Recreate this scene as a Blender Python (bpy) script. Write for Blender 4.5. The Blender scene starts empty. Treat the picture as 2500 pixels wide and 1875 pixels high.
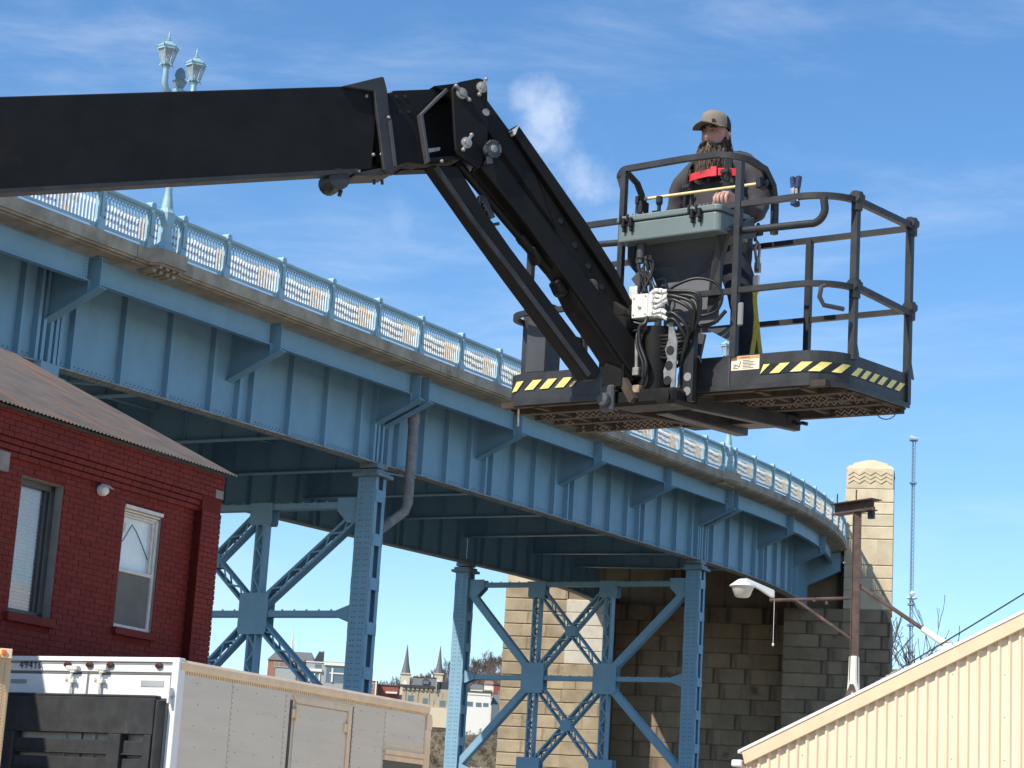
import bpy, bmesh, math, random
import numpy as np
from mathutils import Vector, Matrix, Euler

random.seed(7)
C = bpy.context.scene.collection
V = Vector
R = math.radians

# ------------------------------------------------------------------ camera
scene = bpy.context.scene
cam_data = bpy.data.cameras.new('camera')
cam = bpy.data.objects.new('camera', cam_data)
C.objects.link(cam)
PITCH, ROLL = math.atan(0.226), R(3.4)
fwd = V((0, math.cos(PITCH), math.sin(PITCH)))
r0 = V((1, 0, 0)); u0 = r0.cross(fwd)
rt = r0*math.cos(ROLL) + u0*math.sin(ROLL)
up = -r0*math.sin(ROLL) + u0*math.cos(ROLL)
m = Matrix((rt, up, -fwd)).transposed().to_4x4()
m.translation = V((0, 0, 1.6))
cam.matrix_world = m
cam_data.sensor_width = 36.0
cam_data.lens = 73.44
cam_data.clip_start = 0.1
cam_data.clip_end = 6000
scene.camera = cam

# ------------------------------------------------------------------ sun and sky
SUN_EL = R(45)
SUN = V((-0.743*math.cos(SUN_EL), -0.669*math.cos(SUN_EL), math.sin(SUN_EL)))
sun_data = bpy.data.lights.new('sun', 'SUN')
sun_data.energy = 4.6
sun_data.angle = R(0.53)
sun_data.color = (1.0, 0.93, 0.82)
sun = bpy.data.objects.new('sun', sun_data)
sun.rotation_euler = (-SUN).to_track_quat('-Z', 'Y').to_euler()
sun.location = (-20, -20, 60)
C.objects.link(sun)

world = bpy.data.worlds.new('World')
scene.world = world
world.use_nodes = True
nt = world.node_tree; N = nt.nodes; L = nt.links
N.clear()
out = N.new('ShaderNodeOutputWorld')
bg = N.new('ShaderNodeBackground')
sky = N.new('ShaderNodeTexSky')
sky.sky_type = 'NISHITA'
sky.sun_disc = False
sky.sun_elevation = SUN_EL
sky.sun_rotation = math.atan2(-0.743, -0.669)
sky.altitude = 250
sky.air_density = 1.0
sky.dust_density = 0.15
sky.ozone_density = 3.0
bg.inputs['Strength'].default_value = 0.142
tc = N.new('ShaderNodeTexCoord')


def wnode(kind, **kw):
    n = N.new(kind)
    for k, v in kw.items():
        setattr(n, k, v)
    return n


def wmath(op, a, b=None, c=None):
    n = N.new('ShaderNodeMath'); n.operation = op
    for i, x in enumerate((a, b, c)):
        if x is None: continue
        if isinstance(x, (int, float)): n.inputs[i].default_value = x
        else: L.new(x, n.inputs[i])
    return n.outputs[0]


# thin cirrus: stretched noise over the whole sky; two small puffs of cumulus
mp = N.new('ShaderNodeMapping'); mp.inputs['Scale'].default_value = (2.2, 2.2, 9.0)
mp.inputs['Rotation'].default_value = (0.0, R(14), 0.0)
mp.inputs['Location'].default_value = (1.35, 0.7, 0.4)
L.new(tc.outputs['Generated'], mp.inputs['Vector'])
nz = N.new('ShaderNodeTexNoise'); nz.inputs['Scale'].default_value = 2.6
nz.inputs['Detail'].default_value = 9; nz.inputs['Roughness'].default_value = 0.62
nz.inputs['Distortion'].default_value = 0.5
L.new(mp.outputs[0], nz.inputs['Vector'])
cir = N.new('ShaderNodeMapRange'); cir.interpolation_type = 'SMOOTHSTEP'
cir.inputs['From Min'].default_value = 0.44; cir.inputs['From Max'].default_value = 0.9
cir.inputs['To Max'].default_value = 0.30
L.new(nz.outputs['Fac'], cir.inputs['Value'])
nf = N.new('ShaderNodeTexNoise'); nf.inputs['Scale'].default_value = 30
nf.inputs['Detail'].default_value = 8; nf.inputs['Roughness'].default_value = 0.6
L.new(tc.outputs['Generated'], nf.inputs['Vector'])
mask = cir.outputs[0]


def puff(d, rad, amount, sz=1.0):
    sub = N.new('ShaderNodeVectorMath'); sub.operation = 'SUBTRACT'
    sub.inputs[1].default_value = V(d).normalized()
    L.new(tc.outputs['Generated'], sub.inputs[0])
    sc = N.new('ShaderNodeVectorMath'); sc.operation = 'MULTIPLY'
    sc.inputs[1].default_value = (1, 1, sz)
    L.new(sub.outputs[0], sc.inputs[0])
    ln = N.new('ShaderNodeVectorMath'); ln.operation = 'LENGTH'
    L.new(sc.outputs[0], ln.inputs[0])
    d2 = wmath('MULTIPLY_ADD', wmath('SUBTRACT', nf.outputs['Fac'], 0.5), -rad*2.4, ln.outputs['Value'])
    mr = N.new('ShaderNodeMapRange'); mr.interpolation_type = 'SMOOTHERSTEP'
    mr.inputs['From Min'].default_value = rad; mr.inputs['From Max'].default_value = -rad*.25
    mr.inputs['To Min'].default_value = 0; mr.inputs['To Max'].default_value = amount
    L.new(d2, mr.inputs['Value'])
    return mr.outputs[0]


for d, rad, am in (((0.008, 0.94, 0.345), 0.021, 0.46), ((0.001, 0.94, 0.352), 0.014, 0.36), ((0.027, 0.95, 0.318), 0.021, 0.38), ((0.016, 0.945, 0.332), 0.014, 0.25),
                   ((-0.031, 0.95, 0.31), 0.014, 0.2), ((-0.058, 0.955, 0.29), 0.016, 0.14)):
    mask = wmath('MAXIMUM', mask, puff(d, rad, am, 0.8))
mix = N.new('ShaderNodeMix'); mix.data_type = 'RGBA'
L.new(mask, mix.inputs['Factor'])
hsv = N.new('ShaderNodeHueSaturation'); hsv.inputs['Saturation'].default_value = 1.2; hsv.inputs['Value'].default_value = 1.04
L.new(sky.outputs[0], hsv.inputs['Color'])
L.new(hsv.outputs[0], mix.inputs['A'])
mix.inputs['B'].default_value = (6.4, 6.7, 7.3, 1)
L.new(mix.outputs['Result'], bg.inputs['Color'])
L.new(bg.outputs[0], out.inputs[0])

vs = scene.view_settings
vs.view_transform = 'Standard'
vs.look = 'None'
vs.exposure = 0.32
vs.gamma = 1.0
vs.use_curve_mapping = False


# ------------------------------------------------------------------ mesh helpers
class MB:
    """Collects shapes; link() makes one mesh object of them."""
    def __init__(s):
        s.v = []; s.f = []; s.mi = []; s.cur = 0

    def add(s, vs_, fs):
        b = len(s.v)
        s.v.extend([tuple(x) for x in vs_])
        s.f.extend([tuple(i+b for i in f) for f in fs])
        s.mi.extend([s.cur]*len(fs))
        return s

    def obox(s, o, a, b, c):
        o, a, b, c = V(o), V(a), V(b), V(c)
        p = [o, o+a, o+a+b, o+b, o+c, o+a+c, o+a+b+c, o+b+c]
        return s.add(p, [(0, 3, 2, 1), (4, 5, 6, 7), (0, 1, 5, 4), (1, 2, 6, 5), (2, 3, 7, 6), (3, 0, 4, 7)])

    def box(s, x0, x1, y0, y1, z0, z1):
        return s.obox((x0, y0, z0), (x1-x0, 0, 0), (0, y1-y0, 0), (0, 0, z1-z0))

    def bar(s, p, q, w, h, up_=(0, 0, 1)):
        p, q = V(p), V(q); d = (q-p).normalized(); u_ = V(up_)
        sd = d.cross(u_)
        if sd.length < 1e-4: sd = d.cross(V((1, 0, 0)))
        sd.normalize(); u2 = sd.cross(d)
        return s.obox(p - sd*w/2 - u2*h/2, q-p, sd*w, u2*h)

    def prism(s, pts, dv):
        pts = [V(x) for x in pts]; dv = V(dv); n = len(pts)
        vs_ = pts + [p+dv for p in pts]
        fs = [tuple(range(n))[::-1], tuple(range(n, 2*n))]
        fs += [(i, (i+1) % n, n+(i+1) % n, n+i) for i in range(n)]
        return s.add(vs_, fs)

    def tube(s, pts, r, n=8, cap=True, closed=False, flat=None):
        pts = [V(p) for p in pts]; m_ = len(pts)
        rs = r if isinstance(r, (list, tuple)) else [r]*m_
        tang = []
        for i in range(m_):
            if closed: t = pts[(i+1) % m_]-pts[i-1]
            else: t = pts[min(i+1, m_-1)]-pts[max(i-1, 0)]
            tang.append(t.normalized())
        ref = V((0, 0, 1)) if abs(tang[0].z) < .9 else V((1, 0, 0))
        nrm = tang[0].cross(ref).normalized()
        vs_ = []
        for i in range(m_):
            nrm = (nrm - tang[i]*nrm.dot(tang[i]))
            if nrm.length < 1e-6: nrm = tang[i].orthogonal()
            nrm.normalize(); bn = tang[i].cross(nrm)
            for k in range(n):
                a = 2*math.pi*(k+.5)/n
                ca, sa = math.cos(a), math.sin(a)
                if n == 4: ca, sa = ca*1.2, sa*1.2
                vs_.append(pts[i] + (nrm*ca + bn*sa)*rs[i])
        fs = []
        rng = range(m_) if closed else range(m_-1)
        for i in rng:
            j = (i+1) % m_
            for k in range(n):
                fs.append((i*n+k, i*n+(k+1) % n, j*n+(k+1) % n, j*n+k))
        if cap and not closed:
            fs.append(tuple(range(n))[::-1]); fs.append(tuple(range((m_-1)*n, m_*n)))
        return s.add(vs_, fs)

    def lathe(s, prof, n=16, o=(0, 0, 0), M=None, sx=1, sy=1):
        o = V(o); vs_ = []
        for r_, z in prof:
            for k in range(n):
                a = 2*math.pi*k/n
                p = V((r_*math.cos(a)*sx, r_*math.sin(a)*sy, z))
                vs_.append((M @ p if M else p)+o)
        fs = []
        for i in range(len(prof)-1):
            for k in range(n):
                fs.append((i*n+k, i*n+(k+1) % n, (i+1)*n+(k+1) % n, (i+1)*n+k))
        fs.append(tuple(range(n))[::-1]); fs.append(tuple(range((len(prof)-1)*n, len(prof)*n)))
        return s.add(vs_, fs)

    def stud(s, p, n, r=.022, h=.014):
        p, n = V(p), V(n).normalized(); a = n.orthogonal().normalized(); b = n.cross(a)
        return s.add([p+a*r, p+b*r, p-a*r, p-b*r, p+n*h], [(0, 1, 4), (1, 2, 4), (2, 3, 4), (3, 0, 4)])

    def mesh(s, name):
        me = bpy.data.meshes.new(name)
        me.from_pydata(s.v, [], s.f)
        if any(s.mi): me.polygons.foreach_set('material_index', s.mi)
        me.update()
        return me


class HB(MB):
    """like MB, but a tube through three or more points bends smoothly (Catmull-Rom)"""
    def tube(s, pts, r, n=8, **k):
        p = [V(q) for q in pts]
        if len(p) > 2 and not isinstance(r, (list, tuple)):
            e = [p[0]*2-p[1]]+p+[p[-1]*2-p[-2]]; o = []
            for i in range(1, len(e)-2):
                for j in range(5):
                    t = j/5
                    o.append(.5*((2*e[i])+(e[i+1]-e[i-1])*t+(2*e[i-1]-5*e[i]+4*e[i+1]-e[i+2])*t*t+(3*e[i]-e[i-1]-3*e[i+1]+e[i+2])*t**3))
            p = o+[p[-1]]
        return MB.tube(s, p, r, n, **k)


def put(name, me, mats, parent=None, loc=None, rotz=None, smooth=None, bevel=0, kind=None, seg=1):
    if isinstance(me, MB):
        me = me.mesh(name)
        for m_ in (mats if isinstance(mats, (list, tuple)) else [mats]):
            me.materials.append(m_)
        if smooth:
            me.shade_smooth()
            me.set_sharp_from_angle(angle=R(smooth))
    o = bpy.data.objects.new(name, me)
    C.objects.link(o)
    if parent: o.parent = parent
    if loc is not None: o.location = loc
    if rotz is not None: o.rotation_euler = (0, 0, rotz)
    if bevel:
        bv = o.modifiers.new('bevel', 'BEVEL'); bv.width = bevel; bv.segments = seg
        bv.limit_method = 'ANGLE'; bv.angle_limit = R(40)
    if kind: o['kind'] = kind
    return o


def tag(o, label, cat, group=None):
    o['label'] = label; o['category'] = cat
    if group: o['group'] = group
    return o


def thing(name, label, cat, loc=(0, 0, 0), rotz=0, group=None):
    o = bpy.data.objects.new(name, None); C.objects.link(o)
    o.empty_display_size = .3
    o.location = loc; o.rotation_euler = (0, 0, rotz)
    return tag(o, label, cat, group)


def copy_tree(o, parent=None):
    c = o.copy(); C.objects.link(c)
    if parent: c.parent = parent
    for ch in list(o.children): copy_tree(ch, c)
    return c


def arc(c, a, b, a0, a1, n=6):
    """points on an ellipse quarter: c + a*cos + b*sin"""
    c, a, b = V(c), V(a), V(b)
    return [c + a*math.cos(a0+(a1-a0)*i/n) + b*math.sin(a0+(a1-a0)*i/n) for i in range(n+1)]


# ------------------------------------------------------------------ materials
def mat(name, col, rough=.6, metal=0.0, var=.12, vscale=3.0, bump=0.0, bscale=40.0, spots=None, streak=None,
        spec=.5, per_obj=0.0, coat=0.0, stretch=(1, 1, 1), two=None):
    """One painted or mineral surface: base colour with slow mottling, optional second-colour spots and streaks, fine relief."""
    m_ = bpy.data.materials.new(name); m_.use_nodes = True
    t = m_.node_tree; n = t.nodes; l = t.links
    b = n['Principled BSDF']
    b.inputs['Roughness'].default_value = rough
    b.inputs['Metallic'].default_value = metal
    b.inputs['Specular IOR Level'].default_value = spec
    if coat: b.inputs['Coat Weight'].default_value = coat
    co = n.new('ShaderNodeTexCoord')
    src = co.outputs['Object']
    mpn = n.new('ShaderNodeMapping'); mpn.inputs['Scale'].default_value = stretch
    l.new(src, mpn.inputs['Vector'])
    vec = mpn.outputs[0]
    oi = n.new('ShaderNodeObjectInfo')
    add = n.new('ShaderNodeVectorMath'); add.operation = 'MULTIPLY_ADD'
    l.new(oi.outputs['Random'], add.inputs[0]); add.inputs[1].default_value = (37.0, 19.0, 53.0)
    l.new(vec, add.inputs[2]); vec = add.outputs[0]

    def noise(scale, detail=5, v=None, rough_=.6):
        x = n.new('ShaderNodeTexNoise'); x.inputs['Scale'].default_value = scale
        x.inputs['Detail'].default_value = detail; x.inputs['Roughness'].default_value = rough_
        l.new(v or vec, x.inputs['Vector']); return x.outputs['Fac']

    def ramp(fac, lo, hi):
        x = n.new('ShaderNodeMapRange'); x.interpolation_type = 'SMOOTHSTEP'
        x.inputs['From Min'].default_value = lo; x.inputs['From Max'].default_value = hi
        l.new(fac, x.inputs['Value']); return x.outputs[0]

    def mixc(fac, a, c_):
        x = n.new('ShaderNodeMix'); x.data_type = 'RGBA'
        l.new(fac, x.inputs['Factor'])
        for s_, val in (('A', a), ('B', c_)):
            if isinstance(val, tuple): x.inputs[s_].default_value = val+(1,)
            else: l.new(val, x.inputs[s_])
        return x.outputs['Result']
    lo = tuple(max(0, c_*(1-var)) for c_ in col); hi = tuple(min(1, c_*(1+var)) for c_ in col)
    cur = mixc(ramp(noise(vscale), .3, .7), lo, hi)
    if two: cur = mixc(ramp(noise(two[1], 6), two[2], two[2]+.16), cur, two[0])
    if per_obj:
        hs = n.new('ShaderNodeHueSaturation')
        mr = n.new('ShaderNodeMapRange'); mr.inputs['To Min'].default_value = 1-per_obj; mr.inputs['To Max'].default_value = 1+per_obj
        l.new(oi.outputs['Random'], mr.inputs['Value']); l.new(mr.outputs[0], hs.inputs['Value'])
        l.new(cur, hs.inputs['Color']); cur = hs.outputs['Color']
    if streak:   # (colour, scale, threshold, (sx,sy,sz))
        mp2 = n.new('ShaderNodeMapping'); mp2.inputs['Scale'].default_value = streak[3]
        l.new(src, mp2.inputs['Vector'])
        cur = mixc(ramp(noise(streak[1], 6, mp2.outputs[0]), streak[2], streak[2]+.14), cur, streak[0])
    if spots:
        for sp in (spots if isinstance(spots, list) else [spots]):   # (colour, scale, threshold[, edge])
            cur = mixc(ramp(noise(sp[1], 7), sp[2], sp[2]+(sp[3] if len(sp) > 3 else .06)), cur, sp[0])
    l.new(cur, b.inputs['Base Color'])
    rr = n.new('ShaderNodeMapRange'); rr.inputs['To Min'].default_value = max(.05, rough-.12); rr.inputs['To Max'].default_value = min(1, rough+.12)
    l.new(noise(vscale*2.3), rr.inputs['Value']); l.new(rr.outputs[0], b.inputs['Roughness'])
    if bump:
        bp = n.new('ShaderNodeBump'); bp.inputs['Strength'].default_value = bump; bp.inputs['Distance'].default_value = .01
        l.new(noise(bscale, 6), bp.inputs['Height']); l.new(bp.outputs[0], b.inputs['Normal'])
    return m_


RUST = (.16, .06, .025)
M_BLUE = mat('bridge_blue_paint', (.215, .375, .485), .5, var=.06, vscale=1.6, bump=.05, bscale=8, spots=[((.25, .41, .51), 2.2, .62, .2)], streak=((.18, .31, .40), 1.4, .63, (2.5, 2.5, .25)))
M_BLUEDK = M_BLUE
M_BLUEDIRT = mat('bridge_blue_dusty', (.38, .38, .34), .8, var=.25, vscale=3.5, spots=((.20, .19, .16), 5.5, .56, .12))
M_RIVET = mat('rivet_heads_shaded', (.085, .16, .22), .6, var=.1)  # darker than the girders: the rivets' shading is put into the colour
M_RAIL = mat('railing_paint', (.31, .47, .52), .45, var=.06, vscale=2)
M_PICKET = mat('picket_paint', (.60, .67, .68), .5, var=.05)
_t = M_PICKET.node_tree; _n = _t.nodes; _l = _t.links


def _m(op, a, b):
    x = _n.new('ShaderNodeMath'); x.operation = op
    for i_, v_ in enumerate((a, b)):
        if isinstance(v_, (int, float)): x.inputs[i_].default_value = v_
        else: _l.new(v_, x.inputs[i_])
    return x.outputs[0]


# railing bars: brown in uneven bands, tan patches toward one end of each panel
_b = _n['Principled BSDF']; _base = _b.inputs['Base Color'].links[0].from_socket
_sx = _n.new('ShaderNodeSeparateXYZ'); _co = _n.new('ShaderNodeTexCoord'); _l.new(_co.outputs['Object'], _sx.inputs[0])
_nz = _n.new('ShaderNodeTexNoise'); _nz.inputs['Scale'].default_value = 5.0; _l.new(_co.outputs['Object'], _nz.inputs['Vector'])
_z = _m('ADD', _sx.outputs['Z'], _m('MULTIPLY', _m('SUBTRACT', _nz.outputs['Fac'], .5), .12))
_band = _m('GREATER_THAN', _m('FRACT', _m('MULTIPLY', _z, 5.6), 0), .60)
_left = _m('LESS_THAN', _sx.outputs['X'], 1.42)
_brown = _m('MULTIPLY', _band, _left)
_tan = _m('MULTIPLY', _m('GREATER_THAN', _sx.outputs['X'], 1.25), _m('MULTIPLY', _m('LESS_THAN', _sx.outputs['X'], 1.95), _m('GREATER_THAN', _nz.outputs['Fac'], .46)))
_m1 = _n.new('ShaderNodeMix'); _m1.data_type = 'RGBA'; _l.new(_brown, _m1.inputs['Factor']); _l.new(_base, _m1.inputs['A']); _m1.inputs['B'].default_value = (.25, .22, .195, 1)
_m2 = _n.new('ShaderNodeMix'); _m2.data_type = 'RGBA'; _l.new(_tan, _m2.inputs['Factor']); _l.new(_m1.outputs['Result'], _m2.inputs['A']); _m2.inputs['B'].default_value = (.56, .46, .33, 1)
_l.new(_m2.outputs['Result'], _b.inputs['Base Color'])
M_CONC = mat('deck_concrete', (.39, .325, .24), .9, var=.25, vscale=1.4, bump=.3, bscale=14, streak=((.47, .43, .36), .9, .60, (1, 1, .5)), spots=((.16, .12, .08), 1.8, .62, .15))
M_ASPH = mat('asphalt', (.06, .06, .06), .95, var=.2)
M_STEELDK = mat('bearing_steel', (.20, .27, .30), .6, var=.2)
M_PIPE = mat('drain_pipe_zinc', (.26, .25, .24), .7, var=.2, vscale=5, spots=((.15, .11, .08), 6, .6, .1))
STN = (.40, .32, .205)
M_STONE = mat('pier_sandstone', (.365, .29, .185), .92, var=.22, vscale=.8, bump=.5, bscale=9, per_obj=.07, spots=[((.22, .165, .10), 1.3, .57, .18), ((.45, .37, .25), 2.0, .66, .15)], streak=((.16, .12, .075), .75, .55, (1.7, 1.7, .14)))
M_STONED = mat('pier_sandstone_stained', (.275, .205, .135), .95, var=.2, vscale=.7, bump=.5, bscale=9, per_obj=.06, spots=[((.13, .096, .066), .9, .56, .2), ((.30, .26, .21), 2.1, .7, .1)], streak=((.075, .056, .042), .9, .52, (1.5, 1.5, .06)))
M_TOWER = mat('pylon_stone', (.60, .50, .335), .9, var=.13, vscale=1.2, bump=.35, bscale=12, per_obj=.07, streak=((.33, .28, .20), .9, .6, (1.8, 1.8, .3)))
M_PALE = mat('pale_new_concrete', (.56, .52, .43), .9, var=.08, bump=.2, bscale=12)
M_BRICK = mat('red_painted_brick', (.148, .0195, .0145), .7, spec=.25, var=.16, vscale=2.0, bump=.5, bscale=28, per_obj=.06, spots=[((.28, .13, .11), 14, .76, .05)])
M_MORTAR = mat('red_painted_mortar', (.13, .018, .013), .8, spec=.2, var=.15, bump=.4, bscale=30)
M_ROOFTIN = mat('rusty_tin_roof', (.093, .078, .068), .7, metal=.0, var=.2, vscale=2, streak=((.175, .085, .055), 1.8, .535, (2.6, .28, .28)), spots=((.085, .075, .07), 2.4, .58, .15))
M_SILL = mat('grey_sill_stone', (.23, .22, .20), .9, var=.15, bump=.3)
M_WHITEFR = mat('white_window_frame', (.62, .60, .55), .6, var=.1, vscale=9, spots=((.3, .26, .2), 12, .72, .06))
M_DARKFR = mat('dark_window_frame', (.055, .06, .06), .45, var=.2)
M_BLIND = mat('window_blind_slat', (.50, .49, .45), .7, var=.05)
M_BLACK = mat('lift_black_paint', (.0075, .0066, .0058), .55, var=.3, vscale=5, spec=.24, spots=[((.016, .014, .013), 14, .66, .1), ((.022, .020, .018), 2.6, .62, .2)])
M_BLACKW = mat('lift_worn_black_paint', (.034, .034, .035), .45, var=.3, vscale=6, bump=.08, bscale=25, spec=.35, spots=[((.12, .115, .11), 20, .7, .05), ((.20, .055, .025), 7, .73, .03)])
M_UNDER = mat('lift_underside_dirt', (.05, .036, .024), .85, var=.35, vscale=7, spots=((.13, .055, .03), 9, .64, .07))
M_GRATE = mat('expanded_metal', (.30, .27, .235), .5, metal=.3, var=.2)
M_STEEL = mat('worn_bright_steel', (.36, .34, .31), .5, metal=.6, var=.2, vscale=20)
M_GREYGRN = mat('control_box_grey_green', (.155, .195, .19), .42, var=.06, vscale=4)
M_YEL = mat('hazard_yellow', (.80, .69, .22), .5, var=.12, vscale=15, spots=((.25, .2, .08), 18, .7, .05))
M_YELBAR = mat('sensor_bar_yellow', (.78, .62, .30), .5, var=.1)
M_WHITE = mat('white_enamel', (.80, .80, .78), .35, var=.02)
M_WHITEDIRTY = mat('white_fittings', (.66, .65, .62), .5, var=.15, vscale=30)
M_RUBBER = mat('black_rubber', (.012, .012, .012), .45, var=.2)
M_PLATEDK = mat('dark_grey_plate', (.055, .058, .064), .5, var=.15, vscale=6)
M_TRUCKSIDE = mat('truck_panel_beige_grey', (.72, .635, .51), .5, var=.04, vscale=2.5, stretch=(.4, 1, 2.2), streak=((.66, .58, .47), 2.4, .55, (.5, .5, 2.5)))
M_TRIM = mat('truck_trim_painted_reflection', (.86, .63, .40), .35, metal=.0, var=.08, vscale=4)  # peach tint: the tan shed's reflection put into the aluminium's colour
M_GATE = mat('liftgate_black', (.028, .029, .030), .55, var=.25, vscale=6, bump=.1, bscale=50, spots=[((.11, .11, .11), 30, .73, .04)], streak=((.055, .055, .055), 4, .62, (3, 3, .4)))
M_CHEQ = mat('tan_checker_plate', (.72, .52, .30), .4, var=.08)
M_ORANGE = mat('orange_marker_lens', (.75, .16, .02), .3, var=.1)
M_LENS = mat('dark_red_lens', (.07, .022, .02), .3, var=.2)
M_SHED = mat('shed_tan_sheet', (.74, .60, .425), .42, var=.03, vscale=1.2, spots=((.69, .555, .39), 3, .66, .2), streak=((.67, .535, .37), 1.3, .58, (3, 3, .16)))
M_SHEDTRIM = mat('shed_tan_trim', (.68, .53, .345), .4, var=.05, streak=((.58, .38, .20), 1.5, .68, (3, 3, .3)))
M_SHEDROOF = mat('shed_white_roof', (.72, .70, .66), .5, var=.05)
M_RUSTPOST = mat('rusty_steel_post', (.088, .056, .045), .8, var=.3, vscale=6, bump=.3, bscale=30, spots=((.19, .10, .07), 7, .6, .1))
M_SEAL = mat('white_roof_sealant', (.72, .68, .58), .6, var=.06, spots=((.55, .28, .12), 8, .7, .06))
M_LAMPGREY = mat('yard_lamp_grey', (.38, .37, .34), .5, var=.1)
M_GRASS = mat('winter_grass', (.14, .115, .07), .95, var=.3, vscale=.05, spots=((.09, .085, .045), .02, .5, .2))
M_BOUNCE_YARD = mat('pale_bounce_yard', (.42, .37, .30), .95, var=.1, vscale=.4)
M_GROUND = mat('dark_river_bank_ground', (.085, .08, .06), .95, var=.2, vscale=.6)
M_BARK = mat('bare_bark', (.115, .082, .062), .9, var=.25, vscale=.5)
M_BRUSH = mat('dry_brush', (.125, .082, .055), .95, var=.35, vscale=.2, spots=((.09, .07, .045), .15, .55, .2))


def glass(name, col, rough=.05, spec=.8):
    m_ = bpy.data.materials.new(name); m_.use_nodes = True
    b = m_.node_tree.nodes['Principled BSDF']
    b.inputs['Base Color'].default_value = col+(1,); b.inputs['Roughness'].default_value = rough
    b.inputs['Specular IOR Level'].default_value = spec
    return m_


def clear_glass(name, tint=(1, 1, 1), refl=.12):
    m_ = bpy.data.materials.new(name); m_.use_nodes = True
    t = m_.node_tree; t.nodes.remove(t.nodes['Principled BSDF'])
    o = t.nodes['Material Output']
    a = t.nodes.new('ShaderNodeBsdfTransparent'); a.inputs[0].default_value = tint+(1,)
    g = t.nodes.new('ShaderNodeBsdfGlossy'); g.inputs['Roughness'].default_value = .02
    fr = t.nodes.new('ShaderNodeLayerWeight'); fr.inputs['Blend'].default_value = .3
    pw = t.nodes.new('ShaderNodeMath'); pw.operation = 'POWER'; pw.inputs[1].default_value = 3.0
    t.links.new(fr.outputs['Facing'], pw.inputs[0])
    ma = t.nodes.new('ShaderNodeMath'); ma.operation = 'MULTIPLY_ADD'; ma.inputs[1].default_value = .6; ma.inputs[2].default_value = refl; ma.use_clamp = True
    t.links.new(pw.outputs[0], ma.inputs[0])
    mx = t.nodes.new('ShaderNodeMixShader')
    t.links.new(ma.outputs[0], mx.inputs[0]); t.links.new(a.outputs[0], mx.inputs[1]); t.links.new(g.outputs[0], mx.inputs[2])
    t.links.new(mx.outputs[0], o.inputs[0])
    return m_


def frosted(name, col, k):
    m_ = bpy.data.materials.new(name); m_.use_nodes = True
    b = m_.node_tree.nodes['Principled BSDF']
    b.inputs['Base Color'].default_value = col+(1,); b.inputs['Roughness'].default_value = .3; b.inputs['Alpha'].default_value = k
    return m_


M_PANE = clear_glass('window_glass', (.95, .96, .95), .17)
M_LANTERN = frosted('lantern_glass', (.62, .62, .60), .5)
M_DARKGL = glass('dark_glass', (.03, .035, .045), .08)
M_BLUEGL = glass('far_window_glass', (.10, .14, .18), .12)

# ------------------------------------------------------------------ ground, river, hills
def terrain(name, xs, ys, fn, mat_):
    vs_ = [(x, y, fn(x, y)) for y in ys for x in xs]; nx = len(xs)
    fs = [(j*nx+i, j*nx+i+1, (j+1)*nx+i+1, (j+1)*nx+i) for j in range(len(ys)-1) for i in range(nx-1)]
    o = put(name, MB().add(vs_, fs), mat_, smooth=60); o['kind'] = 'structure'
    return o


def hill_z(x, y):
    w = 3.0*math.sin(x*.021+y*.007)+2.0*math.sin(x*.05+1.3)
    z = -6.0
    if y > 690: z += (y-690)*.62 if y < 770 else 49.6
    if y > 770: z += min(y-770, 130)*.10
    if y > 900:
        top = 37.5 + max(-110, min(70, x-3.6))*.25
        z += top*(1-math.cos(min(1, (y-900)/220)*math.pi))/2
    return z + w*.5


terrain('ground', [-4000, -900, -300, -100, 0, 100, 300, 900, 4000], [-2500, -300, -20, 60, 150, 300], lambda x, y: 0.0, M_GROUND)
terrain('bounce_yard', [-5.5, 8, 20, 60], [-60, -10, 15, 36, 46], lambda x, y: .004, M_BOUNCE_YARD)  # unseen pale sheet, added to bounce warm light onto the truck side
terrain('river', [-4000, 0, 4000], [290, 500, 760], lambda x, y: -5.0, glass('river_water', (.05, .07, .08), .08))
terrain('hillside', [-4000, -1500]+[-700+20*i for i in range(71)]+[1500, 4000], [680+14*i for i in range(36)]+[1500, 2500, 5000], hill_z, M_GRASS)

# ------------------------------------------------------------------ bridge path
P0 = (-8.7376, 42.6139); H0 = R(27.72); S1, S2, KC = 36.1, 42.14, .015
Z0, GR = 14.0, .045
_ss = np.linspace(0, 90, 3601); _d = _ss[1]-_ss[0]
_h = H0 - np.where(_ss < S1, 0, np.minimum((_ss-S1)/(S2-S1), 1)*.5*np.minimum(_ss-S1, S2-S1)*KC + np.maximum(_ss-S2, 0)*KC)
_x = P0[0] + np.concatenate([[0], np.cumsum(np.sin((_h[1:]+_h[:-1])/2)*_d)])
_y = P0[1] + np.concatenate([[0], np.cumsum(np.cos((_h[1:]+_h[:-1])/2)*_d)])


def head(s): return H0 if s < 0 else float(np.interp(s, _ss, _h))


def W(s, e=0.0, dz=0.0):
    """point on the bridge: s metres along the near kerb, e metres in from it, dz above the kerb top"""
    h = head(s)
    if s < 0: x = P0[0]+math.sin(h)*s; y = P0[1]+math.cos(h)*s
    else: x = float(np.interp(s, _ss, _x)); y = float(np.interp(s, _ss, _y))
    return V((x-math.cos(h)*e, y+math.sin(h)*e, Z0+GR*s+dz))


def hd(s): return V((math.sin(head(s)), math.cos(head(s)), 0))
def inn(s): return V((-math.cos(head(s)), math.sin(head(s)), 0))
def rz(s): return math.pi/2-head(s)


S_END = 59.6
S_PIER = 66.0
WID = 13.5
EN, EF = 1.9, 11.6                                   # the two main girders
BENTS = (0.45, 14.55, 37.95)
BR = [-20.3, -13.4, -6.5, .45, 7.45, 14.3, 14.8, 20.45, 26.15, 31.9, 37.75, 38.3, 45.3, 52.4, 59.2]
def gbot(s): return -2.65-.008*max(s, -10)

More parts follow.
